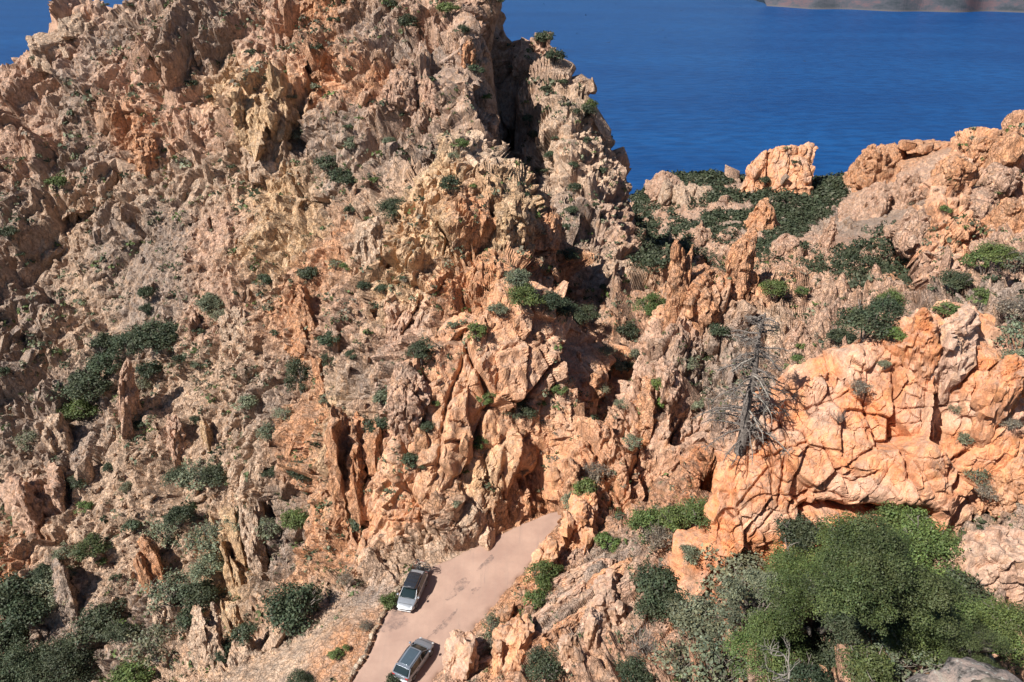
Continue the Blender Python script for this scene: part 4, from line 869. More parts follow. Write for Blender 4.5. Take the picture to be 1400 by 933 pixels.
def bush(px, py, dia, ty, asp=1., label=None, name='shrub', cat='shrub', tt=None):
    h_ = hit(px, py + dia*.36*asp)
    if h_ is None or h_[0].z < -300: h_ = hit(px, py + dia*.5)
    if h_ is None or h_[0].z < -300: print('bush miss', px, py); return
    loc, nrm, t = h_
    if tt: t = tt; loc = Vector(P(px, py + dia*.36*asp, t))
    Rw = dia*t/F/2*(1.32 if dia < 26 else 1.45); k = random.randrange(4)
    lod = 'sparse' if ty in 'S' and dia > 18 and random.random() < .6 else 'tiny' if dia < 17 else 'small' if dia < 34 else 'mid' if dia < 80 else 'big'
    if lod == 'big': k %= 3
    root = bpy.data.objects.new(name, None); col.objects.link(root); root.location = loc; root.rotation_euler.z = random.uniform(0, 6.28)
    if ty == 'B':
        c1 = None; st = link('stem', TW[k % 3], root); st.scale = (Rw, Rw, Rw*.9*asp); st.location = (0, 0, Rw*.5)
        if random.random() < .7:
            c1 = link('crown', CR['sparse', k % 4], root); c1.scale = (Rw*.9, Rw*.9, Rw*.8*asp); c1.location = (0, 0, Rw*.42*asp)
    else:
        c1 = link('crown', CR[lod, k], root); c1.scale = (Rw*random.uniform(.9, 1.12), Rw*random.uniform(.9, 1.1), Rw*.95*asp); c1.location = (0, 0, Rw*.5*asp)
        if dia >= 17:
            st = link('stem', ST[k % 4], root); st.scale = (Rw*.9, Rw*.9, Rw*.9*asp); st.location = (0, 0, Rw*.5*asp)
    if c1:
        b = np.array(VC[ty])*random.uniform(.85, 1.18); b[0] *= random.uniform(.92, 1.1); c1.color = (*b, 1)
    root['label'] = label or bush_label(px, py, dia, ty); root['category'] = cat; root['group'] = 'shrubs and small trees growing on the rocks'
    return root
B_ = '''433 65 16K 180 8 10K 58 85 24K 263 115 18K 287 133 14K 318 157 10K 342 72 16K 397 133 18S 412 187 28S 453 225 32K 462 243 30K 302 220 10K 318 228 11K 80 250 26G 433 120 16S 458 28 16K 38 58 9K 193 117 11K 123 127 10K 143 7 10S
533 7 24K 613 14 26G 632 42 22K 555 34 26K 650 97 22K 664 133 16G 672 2 28K 744 54 28K 757 80 26K 769 113 16K 796 153 26K 747 123 18K 750 150 14K 724 166 22K 730 186 18K 762 188 14K 803 193 16K 754 213 20K 784 227 16K 740 233 16K 787 257 20K 822 233 16K 780 287 18K 799 280 12K 814 280 12K 630 197 24G 620 213 20S 594 210 16S 614 253 30K 647 255 12G 539 287 40K 474 247 26K 484 285 20K 510 246 16G 507 300 16G 480 197 22S 564 137 14K 584 107 12S 550 157 12K 477 173 14K 534 193 18S 720 267 14K
1075 203 12S 1088 222 11K 1046 247 18K 1366 217 15G 1360 263 16G 1290 288 17G 1350 283 12G
362 383 24K 422 374 26K 458 361 22S 335 434 22K 203 400 22K 203 422 20K 290 414 36S 303 431 26S 272 453 15K 310 441 15K 213 461 58K 147 468 30K 247 491 20K 127 530 58K 113 560 46G 150 498 50K 207 508 32K 197 526 26S 376 455 13K 413 514 38K 450 464 28K 450 491 24K 337 551 26S 370 588 36S 390 564 26S 448 544 22S 192 579 15K 267 574 17K 43 601 32S 30 348 11K 15 319 26K 7 508 18K 40 494 16S 110 514 22K 270 498 18S 322 401 10K 454 454 12K 232 455 40K 180 470 40K
652 453 28G 577 481 40K 564 511 24S 517 581 32K 524 545 28S 585 581 24K 597 551 14G 717 404 46G 707 383 36S 754 411 36K 774 424 34K 800 431 34K 684 424 26S 777 349 26K 890 418 36G 860 454 28K 830 478 26S 834 498 42S 850 498 28K 899 524 22L 899 548 20L 877 563 20G 864 604 26S 847 551 20S 712 558 34K 674 538 18G 660 546 20G 764 531 22G 822 531 20S 740 551 16G 825 393 16K 527 396 24K 474 364 18G 497 391 20K 482 484 18K 654 604 22G 620 444 16S 870 484 22S 554 381 13B
948 391 20G 1056 396 36G 1096 398 18G 980 454 28K 941 494 26S 1216 411 34G 1145 461 40K 1220 458 28L 1306 384 40K 1343 358 44G 1363 348 40G 1385 358 44S 1293 424 30G 1340 408 32G 1383 421 50B 1390 464 60S 1390 495 40S 1173 528 30B 1146 568 30B 1210 498 18S 1305 558 20S 1090 491 18G 1316 598 22S 1380 578 26B 950 551 22S 1093 474 16G
277 649 54S 300 646 40K 250 650 36K 150 639 18K 108 657 26K 60 685 30K 190 717 30K 128 744 40D 87 755 28S 233 722 50S 245 705 36K 287 732 54S 287 772 40S 330 712 34S 370 722 38S 407 709 34G 413 642 36K 370 645 24K 233 805 54S 273 809 50K 80 789 46S 90 812 36S 30 809 74K 43 835 60K 143 849 60K 167 862 40K 100 902 80K 27 909 80K 213 875 54S 260 842 32K 183 922 54G 310 889 36K 340 862 30K 410 822 70K 395 840 44K 410 929 34K 460 895 20G 420 672 13K 173 665 18S 117 692 22G 160 789 14K 140 765 16G 10 870 60K 65 780 40K
495 712 32K 565 632 30K 714 642 18B 787 685 38S 800 665 28G 814 642 38B 827 742 30G 884 712 50G 897 732 42B 920 709 46G 900 800 66K 905 825 56K 744 782 38G 734 815 30G 674 855 32S 674 878 28B 747 909 50K 864 915 42K 887 879 50B 534 822 26G 474 789 24B 474 885 13G 500 852 22B 624 689 16S 634 642 14G 805 725 18S
953 699 50G 940 755 26S 1333 649 32S 1343 669 36B 1350 735 26B 1396 755 20S 1386 732 18G
1092 726 62K 1000 776 84S 1022 828 84S 952 842 70S 985 905 86S 930 900 60S 1233 712 62G 1160 745 88G 1262 758 106G 1205 770 84G 1098 778 84G 1140 815 96K 1220 815 104K 1070 832 86G 1046 888 84G 1116 868 92K 1173 858 88K 1246 856 88G 1306 806 70K 1318 855 90G 1376 858 84G 1180 912 76D 1100 925 60K'''.split()
for i in range(0, len(B_), 3):
    x_, y_, q = float(B_[i]), float(B_[i+1]), B_[i+2]
    ty = q[-1]; asp = {(413, 514): 1.6, (203, 400): 1.5, (899, 524): 1.5, (128, 744): .9}.get((x_, y_), random.uniform(.85, 1.1))
    bush(x_, y_, float(q[:-1]), ty, asp)
bush(1180, 444, 66, 'K', .9, 'big dark green round tree standing on the ridge left of the head shaped rock', 'tree', 'tree')
bush(1208, 424, 44, 'K', 1., 'dark green tree crown joined to the right of the big round tree', 'tree', 'tree')
bush(1235, 900, 80, 'S', .8, 'pale grey green low shrub just left of the lichen covered foreground rock')
bush(807, 145, 20, 'G', 1.3, 'small pine leaning out of the right skyline of the mountain', 'pine_tree', 'tree')
bush(704, 6, 26, 'K', .8, 'dark pine at the very top of the mountain right edge', 'pine_tree', 'tree')
bush(538, 930, 24, 'K', 1., 'dark green bush top in front of the rear of the lower car')
for sd_, (px, py, dia, ty, asp, nl, lb) in enumerate([(1205, 806, 205, 'D', .95, 66000, 'very large dense dark green oak in front of the black crack'), (1100, 838, 165, 'G', 1.05, 30000, 'large bright green tree left of the very large oak'), (1025, 830, 130, 'S', 1., 14000, 'open grey green tree at the left end of the near thicket'), (1322, 892, 115, 'D', .8, 20000, 'dark green bushy tree behind the lichen covered foreground rock')]):
    h_ = hit(px, py + dia*.25); t = h_[2] - 1.5; Rw = dia*t/F/2; root = bpy.data.objects.new('evergreen_tree', None); col.objects.link(root); root.location = h_[0]
    ctr = Vector(P(px, py, t)) - h_[0]
    c1 = link('crown', crown_mesh(500+sd_, nl, .0125 if ty != 'S' else .017, (1, 1, .9), 210 if ty != 'S' else 90, 0. if ty != 'S' else .6, cscale=.36), root); c1.location = ctr; c1.scale = (Rw*1.12, Rw*1.12, Rw*asp*1.1); c1.color = (*np.array(VC[ty])*.82, 1)
    tb = Tubes(); rr_ = random.Random(sd_)
    for k in range(14):
        e_ = ctr + Vector((rr_.uniform(-.5, .5), rr_.uniform(-.5, .3), rr_.uniform(-.1, .45)))*Rw; m_ = Vector((0, 0, 0)).lerp(e_, .5) + Vector((rr_.uniform(-.3, .3), rr_.uniform(-.3, .3), .3)); tb.tube([Vector((0, 0, -.4)), m_*.4 + Vector((0, 0, .2)), m_, e_], .13, .02, 6)
    link('trunk', tb.mesh('trunk', M_bark), root); root['label'] = lb; root['category'] = 'tree'
# small tufts and cushions: nobody could count them
def scatter_stuff(name, cands, nleaf, seed, colors, szf, lf=.30):
    r_ = np.random.default_rng(seed); V, C = [], []
    for (p, dd, nn) in cands:
        R0 = szf(dd, r_); n_ = nleaf; u = r_.normal(size=(n_, 3)); u /= np.linalg.norm(u, axis=1)[:, None]; u[:, 2] = np.abs(u[:, 2])
        c = p + u*R0*(r_.uniform(.3, 1, (n_, 1))**.5)*(1, 1, .8) - nn*R0*.1
        nr_ = u + r_.normal(size=(n_, 3))*.5; nr_ /= np.linalg.norm(nr_, axis=1)[:, None]
        t1 = np.cross(nr_, r_.normal(size=(n_, 3))); t1 /= np.linalg.norm(t1, axis=1)[:, None]; t2 = np.cross(nr_, t1); ls = R0*lf*r_.uniform(.7, 1.3, (n_, 1))*(14/n_)**.3
        V.append(np.stack((c-t1*ls, c-t2*ls*.7, c+t1*ls, c+t2*ls*.7), 1).reshape(-1, 3))
        b = np.array(colors[r_.integers(len(colors))])*r_.uniform(.75, 1.25); C.append(np.repeat(b[None]*r_.uniform(.75, 1.3, (n_, 1)), 4, 0))
    V = np.vstack(V); C = np.vstack(C); me = mesh_np(name, V, np.arange(len(V)).reshape(-1, 4), M_leaf)
    a_ = me.color_attributes.new('leaf', 'FLOAT_COLOR', 'POINT'); a_.data.foreach_set('color', np.concatenate((C, np.ones((len(C), 1))), 1).astype(np.float32).ravel())
    return link(name, me, kind='stuff')
wx = cen[..., 0]; clumpn = vnoise((cen.reshape(-1, 3)/9).astype(np.float32), 61).reshape(NA, NR)
near = [(p, dd, nn) for p, nn, dd, rg_, px_, py_ in sample_hits(14000) if dd < 200 and rg_ > .25 and rg_ < 1.5 and nn[2] > .12 and vnoise((p[None]/7).astype(np.float32), 61)[0] > -.12][:5200]
scatter_stuff('low_cushion_plants', near, 15, 5, [VC['S'], VC['S'], VC['K'], VC['K'], VC['D'], VC['B'], VC['G']], lambda d, r_: d/F*min(9., 2.9+r_.pareto(2.2)*2.2))
# far maquis: rock shows where the noise says so, matching the bare ribs of the far slope
def scrub_mask(x, y):
    m = 1
    for cx, cy, rx, ry in FARROCK:
        m = m*(1 - .9*np.exp(-(((x-cx)/rx)**2 + ((y-cy)/ry)**2)*1.7))
    return m
FARROCK = [(1060,235,60,42),(940,290,34,28),(905,300,20,50),(1196,235,42,40),(1196,280,34,22),(1250,322,22,20),(960,340,26,22),(1043,300,26,24),(1080,355,28,24),(1134,325,12,22),(1010,370,40,40),(1120,385,40,24),(960,390,60,26),(1060,370,34,14),(985,345,16,22),(1015,325,14,20),(1216,385,14,12)]
far = np.argwhere(okp & vv_ & (di3 > 100) & (sx_ > 868) & (sx_ < 1345) & (sy_ > 190)); far = far[rng.choice(len(far), 60000)]
fp = cen[far[:, 0], far[:, 1]] + np.stack((rng.normal(size=len(far))*.8, rng.normal(size=len(far))*1.2, np.zeros(len(far))), 1)
fx, fy, _ = proj(fp)
keep = rng.random(len(far)) < scrub_mask(fx, fy)**2*np.clip(.45 + 1.6*(vnoise((fp/9).astype(np.float32), 71)+.25), 0, 1)*np.clip((404 - fy + .12*(fx-1100))/26, 0, 1)*(fx < 1262 - np.clip(fy-250, 0, 200)*.12)
far, fp = far[keep][:7600], fp[keep][:7600]
scatter_stuff('dense_far_scrub', [(fp[q], di3[i, j], Nn3[i, j]) for q, (i, j) in enumerate(far)], 26, 6, [(.030,.043,.024), (.040,.055,.028), (.030,.043,.024), (.036,.05,.026), (.07,.08,.05)], lambda d, r_: d/F*min(11., 5.+r_.pareto(3)*3), .25)
print('veg', len(near), len(far))

# ---------------------------------------------------------------- dead pine
def dead_pine():
    root = bpy.data.objects.new('dead_pine', None); col.objects.link(root)
    h_ = hit(1012, 612); t = h_[2]; base = Vector(P(1012, 612, t)); t = min(t, 76); base = Vector(P(1012, 614, t)); root.location = base
    H = 175*t/F/.82; tb = Tubes(); tr = [Vector((.1*math.sin(i*1.3), .08*math.cos(i), H*i/10 - .4)) for i in range(11)]; tb.tube(tr, .45, .07, 8)
    link('trunk', tb.mesh('trunk', M_dead), root)
    rr_ = random.Random(4)
    for i in range(70):
        z = H*(.04 + .92*(i/70)**.9); a2 = rr_.uniform(0, 6.28); L_ = (1-z/H)**.6*H*.30*rr_.uniform(.5, 1.2) + .5
        b = Tubes(); p = Vector((0, 0, z)); pts_ = []
        for k in range(6):
            u = k/5; pts_.append(p + Vector((math.cos(a2)*L_*u, math.sin(a2)*L_*u, L_*(.22*u - .55*u*u)*(1 if z < H*.7 else .2))) + Vector((rr_.uniform(-.08, .08), rr_.uniform(-.08, .08), rr_.uniform(-.08, .08)))*(k > 0))
        b.tube(pts_, .085, .03, 4)
        for k in range(9):
            u = rr_.uniform(.25, 1); q0 = pts_[0].lerp(pts_[-1], u); q0 = pts_[min(4, int(u*5))].lerp(pts_[min(5, int(u*5)+1)], u*5 % 1)
            q1 = q0 + Vector((rr_.uniform(-1, 1), rr_.uniform(-1, 1), rr_.uniform(-.7, .5)))*L_*.22; b.tube([q0, (q0+q1)/2 + Vector((0, 0, .04)), q1], .028, .014, 3)
            for m_ in range(3):
                q2 = q0.lerp(q1, rr_.uniform(.4, 1)); b.tube([q2, q2 + Vector((rr_.uniform(-1, 1), rr_.uniform(-1, 1), rr_.uniform(-.8, .3)))*.45], .017, .010, 3)
        link('branch', b.mesh('branch', M_dead if i % 9 else M_silver), root)
    root['label'] = 'tall leafless grey pine with drooping bare branches between the ridge and the near outcrop'; root['category'] = 'dead tree'
dead_pine()
def bare_branches(px, py, t, size, label, seed, parent_cat='dead branch', dz=0):
    rr_ = random.Random(seed); tb = Tubes(); base = Vector(P(px, py, t))
    def grow(p, d, L_, r, lv):
        pts_ = [p]
        for k in range(4):
            d = (d + Vector((rr_.uniform(-.4, .4), rr_.uniform(-.3, .3), rr_.uniform(-.15, .3)))).normalized(); pts_.append(pts_[-1] + d*L_/4)
        tb.tube(pts_, r, r*.5, 5)
        if lv < 3:
            for k in range(3): grow(pts_[rr_.choice((2, 3, 4))], (d + Vector((rr_.uniform(-.9, .9), rr_.uniform(-.7, .7), rr_.uniform(-.2, .6)))).normalized(), L_*.62, r*.55, lv+1)
    for k in range(3): grow(Vector((0, 0, -size*.4)), Vector((rr_.uniform(-.8, .8), rr_.uniform(-.6, 0), .8)).normalized(), size*.7, size*.028, 0)
    o = link('dead_branches', tb.mesh('dead_branches', M_silver)); o.location = base; o['label'] = label; o['category'] = parent_cat
h_ = hit(1080, 930); bare_branches(1082, 918, h_[2]-5.8, .55, 'twisting silver bare branches poking out of the green shrubs at the bottom', 3)
h_ = hit(890, 880); bare_branches(895, 885, h_[2]-.9, 1.5, 'pale bare branches beneath the dark round oak on the layered slope', 8)
h_ = hit(1390, 430); bare_branches(1388, 425, h_[2]-.9, 1.6, 'grey bare branches by the shrubs at the right edge', 12)

# ---------------------------------------------------------------- lichen covered rock at the lookout
s = NT('lichen rock'); g = s.geo(); pos = g.outputs['Position']
c = s.ramp(s.noise(pos, 3.2, 8, .72, .6), [(.40, (.05, .045, .04)), (.47, (.20, .175, .16)), (.55, (.34, .26, .225)), (.66, (.28, .265, .23))], 'LINEAR')
c = s.mix(s.mr(s.noise(pos, 11, 5, .7), .57, .62, 0, .8), c, (.40, .39, .35)); s.base(c, .92, .15)
s.l(s.bump(s.noise(pos, 9, 8, .7), .9, .05), s.b.inputs['Normal'])
v, f = hull(77, 34, (2.1, 1.5, 1.6), 16, .2, .4, 8.); v = roughen(v, f, 1.1, .10, 5)
fr = link('lichen_rock', mesh_np('lichen_rock', v, f, s.m, True)); q = P(1400, 990, 7.2); fr.location = (q[0]+.25, q[1]-.1, q[2]-1.86); fr.rotation_euler = (R(6), R(-6), R(20))
fr['label'] = 'grey and pink lichen covered rock in the bottom right foreground'; fr['category'] = 'rock'
v, f = hull(78, 22, (.34, .2, .14), 16, .2, .4, 7.); v = roughen(v, f, .4, .03, 5)
s2 = NT('dark mossy rock'); g = s2.geo(); s2.base(s2.ramp(s2.noise(g.outputs['Position'], 9, 6, .7), [(.4, (.06, .055, .045)), (.65, (.17, .15, .125))]), .95, .1)
f2_ = link('dark_stone', mesh_np('dark_stone', v, f, s2.m, True)); q = P(1388, 912, 7.6); f2_.location = (q[0], q[1]+.1, q[2]-.55); f2_['label'] = 'small dark rounded stone on top of the lichen covered foreground rock'; f2_['category'] = 'stone'

# ---------------------------------------------------------------- kerb wall of loose stones
wall = bpy.data.objects.new('low_stone_wall', None); col.objects.link(wall); wall.location = (-12.4, 43.4, 0)
wall['label'] = 'low row of pale rough stones edging the left side of the road'; wall['category'] = 'wall'
stm = [hull(300+k, 4, (.5, .5, .5), 12, .3, .4, 14.) for k in range(5)]; stm = [mesh_np('stone', v, f, M_rock_obj) for v, f in stm]
pl = seg_interp(RL[1:7], 400); L_ = np.concatenate(([0], np.cumsum(np.hypot(*np.diff(pl, axis=0).T)))); d_ = 0; i = 0
while d_ < L_[-1]:
    ln = random.uniform(.45, .85); x_ = np.interp(d_+ln/2, L_, pl[:, 0]); y_ = np.interp(d_+ln/2, L_, pl[:, 1]); x2 = np.interp(d_+ln/2+.1, L_, pl[:, 0]); y2 = np.interp(d_+ln/2+.1, L_, pl[:, 1])
    if not (50.5 < y_ and random.random() < .3):
        o = link('stone', stm[i % 5], wall); hh = random.uniform(.35, .6); o.location = (x_-.15+random.uniform(-.08, .08)+12.4, y_-43.4, hh*.35); o.scale = (ln*1.02, random.uniform(.38, .55), hh); o.rotation_euler = (random.uniform(-.15, .15), random.uniform(-.15, .15), math.atan2(y2-y_, x2-x_)+random.uniform(-.2, .2))
        tv = np.array(random.choice([(.55, .44, .33), (.5, .38, .27), (.58, .5, .40)])); o.color = (*tv, 1)
    d_ += ln + random.uniform(.0, .08); i += 1

# ---------------------------------------------------------------- cars
def paint(name, c, rough=.3, metal=.0, spec=.5, coat=0):
    s = NT(name); g = s.geo(); n_ = s.noise(g.outputs['Position'], 5, 4, .6)
    s.base(s.mix(1., c, s.ramp(n_, [(.3, (.9, .88, .86)), (.7, (1.04, 1.04, 1.04))]), 'MULTIPLY'), rough, spec, metal); s.b.inputs['Coat Weight'].default_value = coat; return s.m
M_silver_p = paint('silver car paint', (.34, .37, .41), .28, .5, .5, .6); M_grey_p = paint('blue grey car paint', (.26, .30, .36), .28, .5, .5, .6)
M_white_p = paint('pale bumper paint', (.66, .68, .70), .35, .1); M_blk = paint('black plastic', (.018, .018, .02), .45); M_box = paint('black roof box shell', (.022, .025, .032), .25, 0, .5, .4)
M_glass = paint('dark car glass', (.012, .022, .024), .06, 0, .8); M_tyre = paint('tyre rubber', (.02, .02, .02), .8); M_rim = paint('alloy rim', (.4, .4, .41), .3, .7); M_lamp = paint('clear lamp', (.75, .78, .8), .1, .2); M_red = paint('red lamp', (.35, .02, .02), .2); M_chrome = paint('bright trim', (.7, .7, .72), .15, .9)
def loft(stations, name, mat, parent, smooth=True, capmat=None):
    """stations: list of (x, [(y, z) ...]) closed half profiles mirrored"""
    V, Fq = [], []; m = None
    for x, pr in stations:
        full = pr + [(-y, z) for y, z in reversed(pr) if abs(y) > 1e-6]; m = len(full); V += [(x, y, z) for y, z in full]
    n_ = len(stations)
    for i in range(n_-1):
        for k in range(m): Fq.append((i*m+k, i*m+(k+1) % m, (i+1)*m+(k+1) % m, (i+1)*m+k))
    me = bpy.data.meshes.new(name); me.from_pydata(V, [], Fq + [list(range(m)), list(range((n_-1)*m, n_*m))[::-1]]); me.materials.append(mat)
    import bmesh
    bm = bmesh.new(); bm.from_mesh(me); bmesh.ops.recalc_face_normals(bm, faces=bm.faces); bm.to_mesh(me); bm.free()
    for p in me.polygons: p.use_smooth = smooth
    o = link(name, me, parent)
    if smooth:
        md = o.modifiers.new('b', 'BEVEL'); md.width = .03; md.segments = 2; md.angle_limit = R(30)
        md = o.modifiers.new('w', 'WEIGHTED_NORMAL')
    return o
def bx(name, size, loc, mat, parent, rot=(0, 0, 0), bev=.02):
    me = bpy.data.meshes.new(name); x, y, z = (q/2 for q in size)
    me.from_pydata([(a_*x, b_*y, c_*z) for a_ in (-1, 1) for b_ in (-1, 1) for c_ in (-1, 1)], [], [(0, 1, 3, 2), (4, 6, 7, 5), (0, 4, 5, 1), (2, 3, 7, 6), (0, 2, 6, 4), (1, 5, 7, 3)]); me.materials.append(mat)
    o = link(name, me, parent); o.location = loc; o.rotation_euler = rot
    if bev: md = o.modifiers.new('b', 'BEVEL'); md.width = bev; md.segments = 2
    return o
def quad(name, pts_, mat, parent, th=.012):
    me = bpy.data.meshes.new(name); me.from_pydata(pts_, [], [list(range(len(pts_)))]); me.materials.append(mat); o = link(name, me, parent)
    md = o.modifiers.new('s', 'SOLIDIFY'); md.thickness = th; md.offset = 0; return o
def ring(name, R_, r_, mat, parent, loc, axis='y', fill=False, k=20):
    tb = Tubes(); pts_ = []
    for i in range(k+1):
        a2 = i/k*2*math.pi; c_, s_ = math.cos(a2)*R_, math.sin(a2)*R_
        pts_.append((c_, 0, s_) if axis == 'y' else (0, c_, s_))
    tb.tube(pts_, r_, r_, 6); o = link(name, tb.mesh(name, mat), parent); o.location = loc; return o
def cyl(name, R_, wdt, mat, parent, loc, k=20):
    V = [(math.cos(i/k*6.2832)*R_, sg*wdt/2, math.sin(i/k*6.2832)*R_) for sg in (-1, 1) for i in range(k)]
    Fq = [(i, (i+1) % k, k+(i+1) % k, k+i) for i in range(k)] + [list(range(k))[::-1], list(range(k, 2*k))]
    me = bpy.data.meshes.new(name); me.from_pydata(V, [], Fq); me.materials.append(mat); o = link(name, me, parent); o.location = loc
    md = o.modifiers.new('b', 'BEVEL'); md.width = min(.03, wdt*.2); md.segments = 2; return o
def car(loc, heading, body_mat, label, L_=4.35, roofbox=False, dark_roof=False):
    """x forward; built about the middle of the wheelbase"""
    root = bpy.data.objects.new('parked_car', None); col.objects.link(root); root.location = loc; root.rotation_euler.z = heading
    root['label'] = label; root['category'] = 'car'; h = L_/2
    def pf(w_, zb, zs, cr): return [(0, zb), (w_*.86, zb), (w_, zb+.14), (w_*1.0, zb+.30), (w_*.985, zs-.16), (w_*.93, zs-.03), (w_*.80, zs+.012), (0, zs+cr)]
    loft([(-h, pf(.70, .42, .78, .03)), (-h+.06, pf(.80, .30, .90, .03)), (-h+.35, pf(.87, .24, .97, .03)), (-h+1.0, pf(.90, .20, .96, .03)), (0, pf(.90, .20, .94, .03)), (h-1.25, pf(.90, .20, .93, .04)), (h-.9, pf(.89, .20, .90, .05)), (h-.45, pf(.84, .22, .80, .05)), (h-.14, pf(.72, .28, .66, .04)), (h, pf(.58, .36, .56, .02))], 'body', body_mat, root)
    zb = .93
    def pg(w0, w1, z1): return [(0, zb-.05), (w0, zb-.05), (w0*.995, zb+.02), (w1+.03, z1-.07), (w1-.06, z1), (0, z1+.03)]
    x0, x1, x2, x3 = -h+.14, -h+.62, h-1.85, h-1.02
    loft([(x0, pg(.74, .60, zb+.06)), (x0+.25, pg(.80, .62, zb+.32)), (x1, pg(.84, .63, 1.43)), (0, pg(.85, .63, 1.49)), (x2, pg(.84, .62, 1.44)), (x3, pg(.78, .60, zb+.02))], 'windows', M_glass, root)
    rf = M_glass if dark_roof else body_mat
    loft([(x1-.12, [(0, 1.40), (.60, 1.39), (.625, 1.41), (.55, 1.44), (0, 1.465)]), (0, [(0, 1.46), (.63, 1.44), (.66, 1.46), (.58, 1.515), (0, 1.54)]), (x2+.06, [(0, 1.40), (.61, 1.39), (.64, 1.41), (.56, 1.46), (0, 1.485)])], 'roof', body_mat, root)
    if dark_roof:
        loft([(x1+.15, [(0, 1.46), (.44, 1.45), (.44, 1.482), (0, 1.51)]), (0, [(0, 1.5), (.46, 1.49), (.46, 1.54), (0, 1.556)]), (x2-.05, [(0, 1.45), (.44, 1.44), (.44, 1.485), (0, 1.508)])], 'glass_roof_panel', paint('tinted roof glass', (.07, .10, .13), .12, .2, .7), root)
    for sg in (-1, 1):
        tb = Tubes(); tb.tube([(x3+.03, sg*.80, zb), (x2+.05, sg*.655, 1.43)], .035, .035, 6); tb.tube([(x1, sg*.665, 1.42), (x0+.03, sg*.77, zb)], .05, .06, 6); tb.tube([(-.12, sg*.86, zb), (-.12, sg*.675, 1.47)], .035, .03, 6); tb.tube([(x1+.1, sg*.665, 1.43), (0, sg*.675, 1.49), (x2, sg*.655, 1.44)], .03, .03, 6)
        link('window_pillar', tb.mesh('window_pillar', body_mat), root)
        tb = Tubes(); tb.tube([(x1+.05, sg*.62, 1.50), (0, sg*.635, 1.565), (x2, sg*.62, 1.50)], .022, .022, 6); link('roof_rail', tb.mesh('roof_rail', M_blk), root)
        m_ = loft([(-.10, [(0, -.06), (.07, -.06), (.09, 0), (.07, .06), (0, .07)]), (.03, [(0, -.07), (.09, -.07), (.11, 0), (.09, .07), (0, .08)]), (.12, [(0, -.03), (.05, -.03), (.06, 0), (.05, .04), (0, .04)])], 'side_mirror', body_mat, root); m_.location = (x3-.18, sg*1.0, zb+.08)
        for xx in (h-.86, -h+.80):
            ty = cyl('wheel', .32, .21, M_tyre, root, (xx, sg*.80, .32)); cyl('rim', .21, .03, M_rim, ty, (0, sg*.105, 0))
            for q in range(5):
                sp_ = bx('spoke', (.05, .02, .36), (0, sg*.122, 0), M_rim, ty, (0, q*math.pi/5, 0), 0)
        hl = loft([(h-.42, [(0, .70), (.06, .70), (.07, .76), (0, .80)]), (h-.14, [(0, .58), (.13, .58), (.13, .66), (0, .68)]), (h-.05, [(0, .56), (.08, .56), (.08, .62), (0, .63)])], 'headlight', M_lamp, root); hl.location = (.015, sg*.60, 0)
        bx('tail_light', (.10, .26, .16), (-h+.05, sg*.62, .80), M_red, root)
        bx('wheel_arch', (.78, .02, .16), (h-.86, sg*.895, .58), M_blk, root); bx('wheel_arch', (.78, .02, .16), (-h+.80, sg*.895, .58), M_blk, root)
        bx('door_handle', (.16, .02, .03), (.25, sg*.90, .80), M_chrome, root, bev=0); bx('door_handle', (.16, .02, .03), (-.75, sg*.90, .80), M_chrome, root, bev=0)
    bx('grille', (.05, 1.0, .10), (h-.02, 0, .50), M_blk, root); bx('front_bumper', (.16, 1.25, .14), (h-.05, 0, .36), M_white_p, root, bev=.05)
    bx('number_plate', (.02, .5, .11), (h+.04, 0, .42), M_white_p, root, bev=0)
    bx('rear_bumper', (.24, 1.5, .20), (-h+.03, 0, .46), M_white_p if dark_roof else body_mat, root, bev=.06); bx('bonnet_seam', (.02, 1.3, .012), (h-.40, 0, .852), M_blk, root, bev=0)
    tb = Tubes(); tb.tube([(x3+.02, -.72, zb+.02), (x3+.08, 0, zb+.035), (x3+.02, .72, zb+.02)], .018, .018, 5); link('wiper', tb.mesh('wiper', M_blk), root)
    return root
fc = math.atan2(-.975, -.22)
c1 = car((-9.30, 50.0, .06), fc, M_silver_p, 'silver parked car with a black roof box, facing down the road', 4.5)
h = 2.25
rb = bpy.data.objects.new('roof_box', None); col.objects.link(rb); rb.location = c1.location + Vector((0, 0, 1.56)); rb.rotation_euler.z = fc; rb['label'] = 'wide black ribbed roof box on top of the silver car'; rb['category'] = 'roof box'
loft([(-1.15, [(0, .03), (.52, .03), (.56, .10), (.52, .20), (0, .24)]), (-1.0, [(0, 0), (.60, 0), (.63, .12), (.58, .27), (0, .31)]), (.45, [(0, 0), (.60, 0), (.63, .12), (.58, .26), (0, .30)]), (.72, [(0, .03), (.50, .03), (.54, .09), (.50, .14), (0, .17)])], 'shell', M_box, rb)
for xx in (-.75, -.3, .15): bx('rib', (.05, 1.05, .02), (xx, 0, .305), M_blk, rb, bev=0)
bx('clasp', (.10, .30, .04), (.62, 0, .20), M_chrome, rb); bx('crossbar', (.06, 1.3, .03), (-.6, 0, -.02), M_chrome, rb); bx('crossbar', (.06, 1.3, .03), (.45, 0, -.02), M_chrome, rb)
